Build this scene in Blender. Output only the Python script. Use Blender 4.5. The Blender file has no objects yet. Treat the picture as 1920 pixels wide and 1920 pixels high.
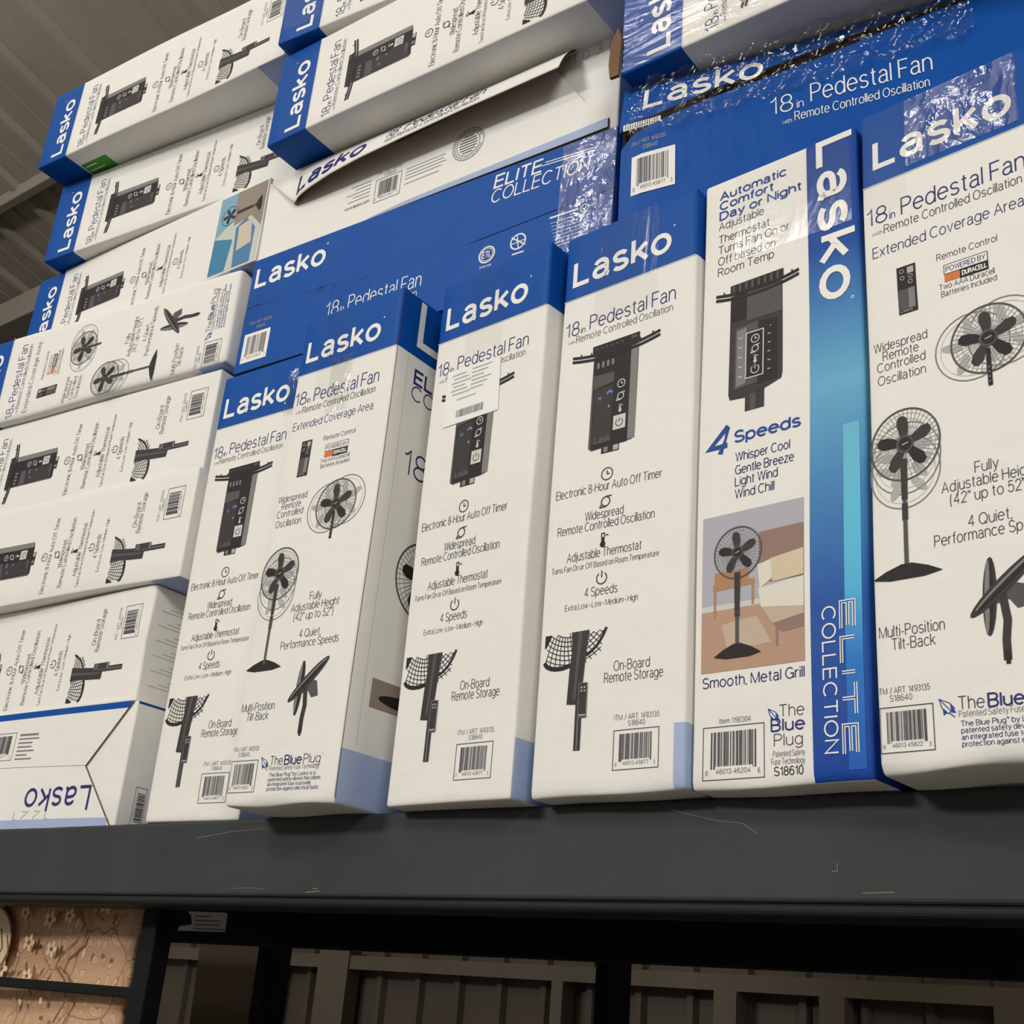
import bpy, bmesh, math, random
import numpy as np
from mathutils import Vector, Matrix

SC = 0.6163                      # layout units -> metres
scene = bpy.context.scene
col = scene.collection
rad = math.radians

# ------------------------------------------------------------------ camera
cam_data = bpy.data.cameras.new('camera')
cam_data.sensor_width = 36.0
cam_data.lens = 36.0 * 2333.4 / 1920.0
cam_data.clip_start = 0.02
cam = bpy.data.objects.new('camera', cam_data)
col.objects.link(cam)
yaw, pitch, roll = 0.68414, 0.39177, 0.08742
fw = Vector((-math.sin(yaw)*math.cos(pitch), math.cos(yaw)*math.cos(pitch), math.sin(pitch)))
rt = Vector((math.cos(yaw), math.sin(yaw), 0.0))
up = rt.cross(fw)
rt2 = math.cos(roll)*rt + math.sin(roll)*up
up2 = -math.sin(roll)*rt + math.cos(roll)*up
cam.matrix_world = Matrix(((rt2.x, up2.x, -fw.x, 0.98335*SC), (rt2.y, up2.y, -fw.y, -1.29136*SC),
                           (rt2.z, up2.z, -fw.z, -0.27193*SC), (0, 0, 0, 1)))
scene.camera = cam

# ------------------------------------------------------------------ world, lamps, exposure
world = bpy.data.worlds.new('warehouse_air')
scene.world = world
world.use_nodes = True
bg = world.node_tree.nodes['Background']
bg.inputs['Color'].default_value = (1.0, 0.965, 0.92, 1)
bg.inputs['Strength'].default_value = 0.30

def area(name, loc, target, sx, sy, power, color):
    d = bpy.data.lights.new(name, 'AREA')
    d.shape = 'RECTANGLE'; d.size = sx; d.size_y = sy
    d.energy = power; d.color = color
    o = bpy.data.objects.new(name, d); col.objects.link(o)
    o.location = loc
    o.rotation_euler = (Vector(target) - Vector(loc)).to_track_quat('-Z', 'Y').to_euler()
    return o

area('aisle_lamp', (-3.6, -8.0, 3.2), (0, 0, 0.4), 2.0, 0.8, 315, (1.0, 0.965, 0.905))
area('right_aisle_lamp', (4.2, -4.2, 2.9), (0, 0, 0.4), 2.2, 1.0, 158, (1.0, 0.965, 0.91))
area('near_aisle_lamp', (-1.6, -3.6, 3.1), (0, 0, 0.6), 1.2, 0.25, 32, (1.0, 0.97, 0.92))
area('roof_fill_light', (-2.2, -2.6, 2.3), (-2.6, -1.6, 6.0), 1.2, 0.8, 250, (1.0, 0.95, 0.88))  # added upward fill that brightens the roof, standing in for bounced light

scene.view_settings.view_transform = 'Standard'
scene.view_settings.look = 'None'
scene.view_settings.gamma = 1.0
scene.view_settings.use_curve_mapping = False
scene.view_settings.exposure = 0.0

# ------------------------------------------------------------------ materials
def lin(r, g, b):
    return tuple((c/255/12.92 if c/255 <= 0.04045 else ((c/255+0.055)/1.055)**2.4) for c in (r, g, b)) + (1.0,)

MATS = {}
def mat(name, rgb, rough=0.5, bump=0.0, scale=60, metal=0.0, spec=0.22, var=0.0, vscale=3.0):
    m = bpy.data.materials.new(name)
    m.use_nodes = True
    nt = m.node_tree; b = nt.nodes['Principled BSDF']
    b.inputs['Base Color'].default_value = lin(*rgb)
    b.inputs['Roughness'].default_value = rough
    b.inputs['Metallic'].default_value = metal
    b.inputs['Specular IOR Level'].default_value = spec
    tc = nt.nodes.new('ShaderNodeTexCoord')
    if var > 0:
        n = nt.nodes.new('ShaderNodeTexNoise'); n.inputs['Scale'].default_value = vscale
        n.inputs['Detail'].default_value = 5
        nt.links.new(tc.outputs['Object'], n.inputs['Vector'])
        mr = nt.nodes.new('ShaderNodeMapRange')
        mr.inputs['From Min'].default_value = 0.3; mr.inputs['From Max'].default_value = 0.7
        mr.inputs['To Min'].default_value = 1-var; mr.inputs['To Max'].default_value = 1+var
        nt.links.new(n.outputs['Fac'], mr.inputs['Value'])
        mx = nt.nodes.new('ShaderNodeVectorMath'); mx.operation = 'SCALE'
        mx.inputs[0].default_value = lin(*rgb)[:3]
        nt.links.new(mr.outputs['Result'], mx.inputs['Scale'])
        nt.links.new(mx.outputs['Vector'], b.inputs['Base Color'])
    if bump > 0:
        n = nt.nodes.new('ShaderNodeTexNoise'); n.inputs['Scale'].default_value = scale
        n.inputs['Detail'].default_value = 3
        nt.links.new(tc.outputs['Object'], n.inputs['Vector'])
        bp = nt.nodes.new('ShaderNodeBump'); bp.inputs['Strength'].default_value = bump
        bp.inputs['Distance'].default_value = 0.004
        nt.links.new(n.outputs['Fac'], bp.inputs['Height'])
        nt.links.new(bp.outputs['Normal'], b.inputs['Normal'])
    MATS[name] = m
    return m

def card(name, rgb, rough=0.5):
    """Coated carton board: slow dents, fine flutes of the corrugation."""
    m = mat(name, rgb, rough, 0.0, spec=0.12)
    nt = m.node_tree; b = nt.nodes['Principled BSDF']
    tc = [n for n in nt.nodes if n.type == 'TEX_COORD'][0]
    n1 = nt.nodes.new('ShaderNodeTexNoise'); n1.inputs['Scale'].default_value = 9; n1.inputs['Detail'].default_value = 2
    n2 = nt.nodes.new('ShaderNodeTexNoise'); n2.inputs['Scale'].default_value = 42; n2.inputs['Detail'].default_value = 3
    wv = nt.nodes.new('ShaderNodeTexWave'); wv.bands_direction = 'X'
    wv.inputs['Scale'].default_value = 26; wv.inputs['Distortion'].default_value = 0.6
    for n in (n1, n2, wv): nt.links.new(tc.outputs['Object'], n.inputs['Vector'])
    a1 = nt.nodes.new('ShaderNodeMath'); a1.operation = 'MULTIPLY_ADD'
    a1.inputs[1].default_value = 0.32
    nt.links.new(n2.outputs['Fac'], a1.inputs[0]); nt.links.new(n1.outputs['Fac'], a1.inputs[2])
    a2 = nt.nodes.new('ShaderNodeMath'); a2.operation = 'MULTIPLY_ADD'
    a2.inputs[1].default_value = 0.012
    nt.links.new(wv.outputs['Fac'], a2.inputs[0]); nt.links.new(a1.outputs['Value'], a2.inputs[2])
    bp = nt.nodes.new('ShaderNodeBump'); bp.inputs['Strength'].default_value = 0.5; bp.inputs['Distance'].default_value = 0.006
    nt.links.new(a2.outputs['Value'], bp.inputs['Height'])
    nt.links.new(bp.outputs['Normal'], b.inputs['Normal'])
    return m

card('white_card', (235, 233, 227))
card('blue_card', (12, 78, 160), 0.48)
card('lavender_card', (166, 182, 214))
card('brown_card', (150, 118, 88), 0.8)
card('green_card', (70, 150, 60))
mat('white_ink', (240, 238, 232), 0.6)
mat('navy_ink', (42, 48, 112), 0.6)
mat('blue_ink', (38, 74, 150), 0.6)
mat('text_ink', (74, 70, 78), 0.6)
mat('pale_text_ink', (128, 124, 132), 0.6)
mat('black_ink', (38, 35, 36), 0.6)
mat('soft_black_ink', (58, 54, 54), 0.6)
mat('dark_grey_ink', (84, 82, 82), 0.6)
mat('mid_grey_ink', (128, 128, 126), 0.6)
mat('light_grey_ink', (176, 176, 172), 0.6)
mat('pale_grey_ink', (206, 206, 200), 0.6)
mat('orange_ink', (214, 120, 62), 0.6)
mat('screen_blue_ink', (110, 140, 205), 0.6)
mat('sticker_white', (240, 239, 236), 0.35)
mat('wood_tan_ink', (178, 132, 96), 0.6)
mat('wood_floor_ink', (184, 150, 126), 0.6)
mat('headboard_ink', (148, 120, 110), 0.6)
mat('pillow_ink', (214, 198, 168), 0.6)
mat('linen_ink', (224, 220, 206), 0.6)
mat('linen_fold_ink', (196, 176, 158), 0.6)
mat('wall_lilac_ink', (176, 176, 186), 0.6)
mat('sky_ink', (126, 170, 194), 0.6)
mat('haze_ink', (196, 204, 190), 0.6)
mat('sea_ink', (66, 128, 168), 0.6)
mat('stone_ink', (150, 136, 122), 0.6)
mat('cushion_ink', (206, 192, 172), 0.6)
mat('lounge_ink', (76, 128, 170), 0.6)
mat('torn_board', (120, 92, 68), 0.9, 0.4, 80)
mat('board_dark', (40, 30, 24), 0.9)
mat('seam_brown', (110, 62, 52), 0.8)
mat('rack_steel', (54, 58, 58), 0.55, 0.03, 120, var=0.13, vscale=7)
mat('rack_black', (9, 11, 13), 0.7)
mat('rack_lip', (22, 25, 26), 0.6)
mat('scratch', (112, 112, 106), 0.6)
mat('deck_board', (30, 30, 30), 0.8)
mat('roof_steel', (132, 125, 114), 0.55, 0.15, 30, var=0.10, vscale=1.5)
mat('wall_steel', (72, 64, 55), 0.6, 0.15, 40, var=0.12, vscale=2)
mat('wall_timber', (84, 76, 64), 0.7, 0.2, 40, var=0.12, vscale=4)
mat('purlin_steel', (116, 110, 101), 0.5, 0.1, 30)
mat('concrete', (120, 116, 110), 0.8, 0.2, 20, var=0.1)
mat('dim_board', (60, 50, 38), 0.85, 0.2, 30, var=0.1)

def gradient_card(name, stops, zmax):
    m = card(name, (50, 90, 170), 0.48)
    nt = m.node_tree; b = nt.nodes['Principled BSDF']
    tc = [n for n in nt.nodes if n.type == 'TEX_COORD'][0]
    sp = nt.nodes.new('ShaderNodeSeparateXYZ'); nt.links.new(tc.outputs['Object'], sp.inputs[0])
    mr = nt.nodes.new('ShaderNodeMapRange'); mr.inputs['From Max'].default_value = zmax
    nt.links.new(sp.outputs['Z'], mr.inputs['Value'])
    cr = nt.nodes.new('ShaderNodeValToRGB')
    el = cr.color_ramp.elements
    while len(el) < len(stops): el.new(0.5)
    for e, (p, c) in zip(el, stops): e.position = p
    for e, (p, c) in zip(cr.color_ramp.elements, stops): e.color = lin(*c)
    nt.links.new(mr.outputs['Result'], cr.inputs['Fac'])
    nt.links.new(cr.outputs['Color'], b.inputs['Base Color'])
    return m
gradient_card('stripe_gradient', [(0, (28, 70, 158)), (0.25, (36, 86, 166)), (0.42, (72, 136, 190)), (0.57, (104, 172, 206)), (0.70, (66, 126, 184)), (0.80, (28, 76, 156)), (1, (28, 70, 150))], 0.86*SC)
gradient_card('stripe_cyan', [(0, (36, 92, 182)), (0.16, (44, 120, 200)), (0.26, (84, 180, 222)), (0.36, (96, 192, 222)), (0.5, (110, 184, 212))], 0.86*SC)

def film_material(name, density, crinkle, scale, rough=0.07, gain=0.3, stretch=(1, 1, 1)):
    m = bpy.data.materials.new(name); m.use_nodes = True
    nt = m.node_tree
    for n in list(nt.nodes):
        if n.type != 'OUTPUT_MATERIAL': nt.nodes.remove(n)
    out = nt.nodes[0]
    tr = nt.nodes.new('ShaderNodeBsdfTransparent'); tr.inputs[0].default_value = (0.97, 0.97, 0.97, 1)
    gl = nt.nodes.new('ShaderNodeBsdfGlossy'); gl.inputs['Roughness'].default_value = rough
    gl.inputs['Color'].default_value = (1, 1, 1, 1)
    mx = nt.nodes.new('ShaderNodeMixShader')
    lw = nt.nodes.new('ShaderNodeLayerWeight'); lw.inputs['Blend'].default_value = 0.2
    tc = nt.nodes.new('ShaderNodeTexCoord')
    mp = nt.nodes.new('ShaderNodeMapping'); mp.inputs['Scale'].default_value = stretch
    nt.links.new(tc.outputs['Object'], mp.inputs['Vector'])
    no = nt.nodes.new('ShaderNodeTexNoise'); no.inputs['Scale'].default_value = scale; no.inputs['Detail'].default_value = 5
    no.inputs['Distortion'].default_value = 1.2
    nt.links.new(mp.outputs['Vector'], no.inputs['Vector'])
    bp = nt.nodes.new('ShaderNodeBump'); bp.inputs['Strength'].default_value = crinkle; bp.inputs['Distance'].default_value = 0.01
    nt.links.new(no.outputs['Fac'], bp.inputs['Height'])
    nt.links.new(bp.outputs['Normal'], gl.inputs['Normal']); nt.links.new(bp.outputs['Normal'], lw.inputs['Normal'])
    fa = nt.nodes.new('ShaderNodeMath'); fa.operation = 'MULTIPLY_ADD'
    fa.inputs[1].default_value = gain; fa.inputs[2].default_value = density
    nt.links.new(lw.outputs['Fresnel'], fa.inputs[0])
    nt.links.new(fa.outputs[0], mx.inputs['Fac'])
    nt.links.new(tr.outputs[0], mx.inputs[1]); nt.links.new(gl.outputs[0], mx.inputs[2])
    nt.links.new(mx.outputs[0], out.inputs['Surface'])
    MATS[name] = m
    return m
film_material('smooth_tape', 0.015, 0.10, 30, 0.10, 0.10, (1, 1, .25))
film_material('crinkled_tape', 0.10, 0.55, 34, 0.10, 0.3, (1, 1, .6))
film_material('stretch_film', 0.05, 0.45, 34, 0.10, 0.25, (.45, 1, 1.6))

# ------------------------------------------------------------------ mesh helpers
def link_mesh(name, verts, faces, midx, mats, parent=None, smooth=False):
    me = bpy.data.meshes.new(name)
    v = np.asarray(verts, float)*SC
    me.from_pydata(v.tolist(), [], faces)
    for m in mats: me.materials.append(MATS[m])
    if len(mats) > 1: me.polygons.foreach_set('material_index', midx)
    if smooth: me.polygons.foreach_set('use_smooth', [True]*len(me.polygons))
    me.update()
    o = bpy.data.objects.new(name, me); col.objects.link(o)
    if parent is not None: o.parent = parent
    return o

def thing(name, label, cat, loc, rot=(0, 0, 0), group=None):
    o = bpy.data.objects.new(name, None); col.objects.link(o)
    o.empty_display_size = 0.05
    o.location = Vector(loc)*SC; o.rotation_euler = rot
    o['label'] = label; o['category'] = cat
    if group: o['group'] = group
    return o

def box_mesh(name, lo, hi, m, parent=None, bev=0.0):
    bm = bmesh.new()
    bmesh.ops.create_cube(bm, size=1)
    for v in bm.verts:
        v.co = Vector([(lo[i]+hi[i])/2 + v.co[i]*(hi[i]-lo[i]) for i in range(3)])*SC
    if bev: bmesh.ops.bevel(bm, geom=list(bm.edges), offset=bev*SC, segments=3, affect='EDGES', profile=0.5)
    me = bpy.data.meshes.new(name); bm.to_mesh(me); bm.free()
    me.materials.append(MATS[m])
    o = bpy.data.objects.new(name, me); col.objects.link(o)
    if parent is not None: o.parent = parent
    return o

# ------------------------------------------------------------------ single-line lettering
def arc(cx, cy, rx, ry, a0, a1, n=None):
    n = n or max(3, int(abs(a1-a0)/22)+1)
    return [(cx+rx*math.cos(rad(a0+(a1-a0)*i/n)), cy+ry*math.sin(rad(a0+(a1-a0)*i/n))) for i in range(n+1)]
EL = lambda cx, cy, rx, ry: arc(cx, cy, rx, ry, 0, 360, 16)
X = 0.72
G = {
'a': (.47, [arc(.23,.52,.19,.20,165,0)+[(.42,.10)]+arc(.50,.10,.08,.10,180,270,2), [(.42,.42)]+arc(.19,.20,.18,.20,90,270)+arc(.19,.22,.23,.22,-90,0,4)]),
'b': (.50, [[(0,1),(0,0)], EL(.25,.36,.25,.36)]),
'c': (.47, [arc(.26,.36,.26,.36,42,318)]),
'd': (.50, [[(.5,1),(.5,0)], EL(.25,.36,.25,.36)]),
'e': (.52, [[(.02,.38)]+arc(.26,.36,.26,.36,4,318)]),
'f': (.26, [arc(.26,.86,.14,.14,80,180)+[(.12,0)], [(0,X),(.26,X)]]),
'g': (.50, [EL(.25,.37,.25,.35), [(.5,X),(.5,-.06)]+arc(.25,-.06,.25,.2,0,-155)]),
'h': (.44, [[(0,1),(0,0)], [(0,.44)]+arc(.22,.46,.22,.26,170,0)+[(.44,0)]]),
'i': (0.0, [[(0,X),(0,0)], [(0,.9),(0,1.0)]]),
'j': (.08, [[(.08,X),(.08,-.14)]+arc(-.02,-.14,.1,.13,0,-90,3), [(.08,.9),(.08,1.0)]]),
'k': (.44, [[(0,1),(0,0)], [(.42,X),(0,.26)], [(.15,.42),(.45,0)]]),
'l': (0.0, [[(0,1),(0,0)]]),
'm': (.76, [[(0,X),(0,0)], [(0,.46)]+arc(.19,.48,.19,.24,170,0)+[(.38,0)], [(.38,.46)]+arc(.57,.48,.19,.24,170,0)+[(.76,0)]]),
'n': (.44, [[(0,X),(0,0)], [(0,.44)]+arc(.22,.46,.22,.26,170,0)+[(.44,0)]]),
'o': (.52, [EL(.26,.36,.26,.36)]),
'p': (.50, [[(0,X),(0,-.28)], EL(.25,.36,.25,.36)]),
'q': (.50, [[(.5,X),(.5,-.28)], EL(.25,.36,.25,.36)]),
'r': (.24, [[(0,X),(0,0)], [(0,.42)]+arc(.24,.44,.24,.27,175,90)]),
's': (.43, [arc(.21,.54,.19,.18,25,270)+arc(.21,.18,.21,.18,90,-155)[1:]]),
't': (.26, [[(.12,.93),(.12,.13)]+arc(.25,.13,.13,.13,180,270,3), [(0,X),(.26,X)]]),
'u': (.44, [[(0,X),(0,.26)]+arc(.22,.26,.22,.26,180,350), [(.44,X),(.44,0)]]),
'v': (.46, [[(0,X),(.23,0),(.46,X)]]),
'w': (.70, [[(0,X),(.18,0),(.35,X),(.52,0),(.70,X)]]),
'x': (.44, [[(0,X),(.44,0)], [(.44,X),(0,0)]]),
'y': (.46, [[(0,X),(.24,.0)], [(.46,X),(.18,-.2),(.04,-.27)]]),
'z': (.42, [[(.02,X),(.42,X),(0,0),(.43,0)]]),
'A': (.66, [[(0,0),(.33,1),(.66,0)], [(.12,.35),(.54,.35)]]),
'B': (.55, [[(0,0),(0,1),(.3,1)]+arc(.3,.76,.22,.24,90,-90,6)+[(0,.52)], [(.3,.52)]+arc(.3,.26,.25,.26,90,-90,6)+[(0,0)]]),
'C': (.66, [arc(.36,.5,.36,.5,45,315)]),
'D': (.62, [[(0,0),(0,1),(.26,1)]+arc(.26,.5,.36,.5,90,-90,8)+[(0,0)]]),
'E': (.50, [[(.5,1),(0,1),(0,0),(.52,0)], [(0,.52),(.47,.52)]]),
'F': (.46, [[(.48,1),(0,1),(0,0)], [(0,.5),(.42,.5)]]),
'G': (.68, [arc(.36,.5,.36,.5,45,340)+[(.68,.46),(.40,.46)], [(.68,.46),(.68,0)]]),
'H': (.58, [[(0,1),(0,0)], [(.58,1),(.58,0)], [(0,.53),(.58,.53)]]),
'I': (0.0, [[(0,1),(0,0)]]),
'K': (.58, [[(0,1),(0,0)], [(.56,1),(0,.38)], [(.2,.6),(.6,0)]]),
'L': (.46, [[(0,1),(0,0),(.48,0)]]),
'M': (.72, [[(0,0),(0,1),(.36,0),(.72,1),(.72,0)]]),
'N': (.58, [[(0,0),(0,1),(.58,0),(.58,1)]]),
'O': (.72, [EL(.36,.5,.36,.5)]),
'P': (.52, [[(0,0),(0,1),(.28,1)]+arc(.28,.74,.25,.26,90,-90,6)+[(0,.48)]]),
'Q': (.72, [EL(.36,.5,.36,.5), [(.44,.24),(.70,-.04)]]),
'R': (.56, [[(0,0),(0,1),(.3,1)]+arc(.3,.75,.24,.25,90,-90,6)+[(0,.5)], [(.32,.5),(.56,0)]]),
'S': (.55, [arc(.28,.745,.25,.255,25,270)+arc(.28,.25,.28,.25,90,-155)[1:]]),
'T': (.58, [[(0,1),(.58,1)], [(.29,1),(.29,0)]]),
'U': (.57, [[(0,1),(0,.3)]+arc(.285,.3,.285,.3,180,360)+[(.57,1)]]),
'V': (.62, [[(0,1),(.31,0),(.62,1)]]),
'W': (.9, [[(0,1),(.23,0),(.45,1),(.67,0),(.9,1)]]),
'Y': (.62, [[(0,1),(.31,.45),(.62,1)], [(.31,.45),(.31,0)]]),
'0': (.46, [EL(.23,.5,.23,.5)]), '1': (.24, [[(0,.78),(.10,.80),(.22,1),(.22,0)]]),
'2': (.48, [arc(.24,.73,.22,.27,170,-20)+[(.0,0),(.48,0)]]),
'3': (.46, [arc(.22,.75,.2,.25,160,-90)+arc(.22,.25,.24,.25,90,-160)]),
'4': (.5, [[(.36,0),(.36,1),(0,.28),(.5,.28)]]),
'5': (.46, [[(.42,1),(.08,1),(.04,.5)]+arc(.22,.33,.24,.33,130,-160)]),
'6': (.48, [EL(.24,.31,.24,.31), [(.01,.36)]+arc(.27,.5,.26,.5,175,50)]),
'7': (.46, [[(0,1),(.46,1),(.16,0)]]),
'8': (.48, [EL(.24,.75,.2,.25), EL(.24,.26,.24,.26)]),
'9': (.48, [EL(.24,.69,.24,.31), [(.47,.64)]+arc(.21,.5,.26,.5,-5,-130)]),
'.': (.02, [[(0,0),(0,.07)]]), ',': (.04, [[(.03,.06),(0,-.14)]]), "'": (0, [[(0,1),(0,.8)]]),
'"': (.14, [[(0,1),(0,.74)], [(.14,1),(.14,.74)]]), '-': (.24, [[(0,.33),(.24,.33)]]),
'/': (.3, [[(0,-.05),(.3,1.05)]]), '(': (.18, [arc(.30,.40,.28,.92,140,220)]), ')': (.18, [arc(-.12,.40,.28,.92,40,-40)]),
'*': (.1, [EL(.05,.38,.06,.06), EL(.05,.38,.02,.02)]),
'~': (.3, [[(0,1),(.12,1)], [(.06,1),(.06,.75)], [(.16,.75),(.16,1),(.23,.82),(.3,1),(.3,.75)]]),
}

def strip(path, t, closed=False):
    """Outline a polyline with thickness t; returns quads."""
    P = [np.array(p, float) for p in path]
    Q = [P[0]]
    for p in P[1:]:
        if np.hypot(*(p-Q[-1])) > 1e-7: Q.append(p)
    if len(Q) < 2: return []
    closed = np.hypot(*(Q[0]-Q[-1])) < 1e-6 and len(Q) > 3
    if closed: Q = Q[:-1]
    n = len(Q); L = []; Rr = []
    for i in range(n):
        d0 = Q[i]-Q[i-1] if (i > 0 or closed) else None
        d1 = Q[(i+1) % n]-Q[i] if (i < n-1 or closed) else None
        if d0 is None: d0 = d1
        if d1 is None: d1 = d0
        d0 = d0/np.hypot(*d0); d1 = d1/np.hypot(*d1)
        n0 = np.array([-d0[1], d0[0]]); n1 = np.array([-d1[1], d1[0]])
        m = n0+n1; k = np.hypot(*m)
        if k < 0.5: m = n1; k = 1.0; s = 1.0
        else: m = m/k; s = min(1/max(m@n1, 0.4), 2.0)
        L.append(Q[i]+m*t/2*s); Rr.append(Q[i]-m*t/2*s)
    out = []
    for i in range(n if closed else n-1):
        j = (i+1) % n
        out.append([Rr[i], Rr[j], L[j], L[i]])
    return out

def text_polys(s, cap, width=None, weight=0.09, serif=False, track=0.17, slant=0.0):
    """Polygons for a line of lettering, origin at its left baseline; squeezed to width when given."""
    x = 0; paths = []
    for ch in s:
        if ch == ' ': x += 0.27; continue
        w, strokes = G.get(ch, G['-'])
        for st in strokes: paths.append([(p[0]+x, p[1]) for p in st])
        x += w+track
    tot = max(x-track, 1e-3)
    sx = (width/cap/tot) if width else 0.94
    out = []
    for st in paths:
        pts = [((p[0]*sx+slant*p[1])*cap, p[1]*cap) for p in st]
        out += strip(pts, weight*cap)
        if serif:
            for a, b in ((pts[0], pts[1]), (pts[-1], pts[-2])):
                if abs(a[0]-b[0]) < 1e-6:
                    e = 0.13*cap
                    out += strip([(a[0]-e, a[1]), (a[0]+e, a[1])], weight*cap*0.5)
    return out, tot*sx*cap

def refine(poly, lim=.030):
    """Cut a large outline into small pieces so that it follows a bent panel."""
    bm = bmesh.new()
    vs = []
    for p in poly:
        if not vs or (vs[-1].co-Vector((p[0], p[1], 0))).length > 1e-6: vs.append(bm.verts.new((p[0], p[1], 0)))
    try: f = bm.faces.new(vs)
    except ValueError:
        bm.free(); return [poly]
    bmesh.ops.triangulate(bm, faces=[f])
    for _ in range(5):
        lg = [e for e in bm.edges if e.calc_length() > lim]
        if not lg: break
        bmesh.ops.subdivide_edges(bm, edges=lg, cuts=1)
        bmesh.ops.triangulate(bm, faces=bm.faces)
    out = [[(v.co.x, v.co.y) for v in f.verts] for f in bm.faces if f.calc_area() > 1e-12]
    bm.free()
    return out

class Art:
    """Printed artwork: polygons in a panel's own (u, v), gathered per part."""
    def __init__(self): self.parts = {}
    def add(self, part, polys, m, layer=1):
        L = self.parts.setdefault(part, [])
        for p in polys: L.append((p, m, layer))
    def text(self, part, s, u, v, cap, u1=None, m='text_ink', weight=0.09, align='l', layer=1, rot=0, **k):
        wd = k.pop('length', None)
        if wd is None and u1 is not None: wd = abs(u1-u)
        pol, w = text_polys(s, cap, wd, weight, **k)
        ox = u - (w/2 if align == 'c' else 0)
        if rot == 0: P = [[(q[0]+ox, q[1]+v) for q in p] for p in pol]
        elif rot == -90: P = [[(u+q[1], v-q[0]) for q in p] for p in pol]
        elif rot == 180: P = [[(u-q[0], v-q[1]) for q in p] for p in pol]
        elif rot == 90: P = [[(u-q[1], v+q[0]) for q in p] for p in pol]
        self.add(part, P, m, layer)
    def rect(self, part, u0, v0, u1, v1, m, layer=1, step=0.03):
        nu = max(1, int(abs(u1-u0)/step)); nv = max(1, int(abs(v1-v0)/step))
        us = np.linspace(u0, u1, nu+1); vs = np.linspace(v0, v1, nv+1)
        self.add(part, [[(us[i], vs[j]), (us[i+1], vs[j]), (us[i+1], vs[j+1]), (us[i], vs[j+1])] for i in range(nu) for j in range(nv)], m, layer)
    def poly(self, part, pts, m, layer=1): self.add(part, [pts], m, layer)
    def line(self, part, pts, t, m, layer=1): self.add(part, strip(pts, t), m, layer)
    def ell(self, part, cx, cy, rx, ry, m, layer=1, rot=0, n=20):
        c, s = math.cos(rad(rot)), math.sin(rad(rot))
        self.poly(part, [(cx+c*rx*math.cos(a)-s*ry*math.sin(a), cy+s*rx*math.cos(a)+c*ry*math.sin(a)) for a in [2*math.pi*i/n for i in range(n)]], m, layer)
    def ring(self, part, cx, cy, r, t, m, layer=1, n=28, ry=None):
        self.line(part, arc(cx, cy, r, ry or r, 0, 360, n), t, m, layer)
    def frame(self, part, u0, v0, u1, v1, t, m, layer=1):
        self.line(part, [(u0, v0), (u1, v0), (u1, v1), (u0, v1), (u0, v0)], t, m, layer)
    def build(self, parent, fmap, deform, eps=0.00045):
        for part, L in self.parts.items():
            V = []; F = []; MI = []; names = []
            L2 = []
            for poly, m, layer in L:
                ext = max(max(p[0] for p in poly)-min(p[0] for p in poly), max(p[1] for p in poly)-min(p[1] for p in poly))
                if ext < .030: L2.append((poly, m, layer))
                else: L2 += [(q, m, layer) for q in refine(poly)]
            for poly, m, layer in L2:
                if m not in names: names.append(m)
                b = len(V)
                a = sum(poly[i][0]*poly[(i+1) % len(poly)][1]-poly[(i+1) % len(poly)][0]*poly[i][1] for i in range(len(poly)))
                pts = poly if a > 0 else poly[::-1]
                V += [fmap(p[0], p[1], eps*(1+0.35*(layer-1))) for p in pts]
                F.append(list(range(b, b+len(poly)))); MI.append(names.index(m))
            if deform is not None: V = deform(np.array(V))
            o = link_mesh(part, V, F, MI, names, parent)
        self.parts = {}

W = 0.2345; H = 0.86; D = 0.8576
BAND = 0.747; LAV = 0.082

# ------------------------------------------------------------------ artwork pieces
def barcode(A, u0, v0, u1, v1, seed, left='0', mid="46013 45877", right='3', part='barcode', back=None, framed=True, m='text_ink'):
    r = random.Random(seed)
    if back: A.rect(part, u0, v0, u1, v1, back, 1)
    if framed: A.frame(part, u0, v0, u1, v1, 0.0009, m, 2)
    w, h = u1-u0, v1-v0
    x = u0+0.13*w; end = u0+0.87*w
    unit = 0.74*w/95
    while x < end-unit:
        b = r.choice((1, 1, 2, 3))*unit
        A.rect(part, x, v0+(0.2 if (x-u0 < .2*w or u1-x < .2*w) else .25)*h, min(x+b, end), v1-0.1*h, m, 2, 1)
        x += b+r.choice((1, 1, 2, 3))*unit
    c = 0.09*h
    A.text(part, left, u0+.05*w, v0+.09*h, c, m=m, layer=2)
    A.text(part, mid, u0+.22*w, v0+.11*h, c, u0+.78*w, m=m, layer=2)
    A.text(part, right, u0+.9*w, v0+.09*h, c, m=m, layer=2)

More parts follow.
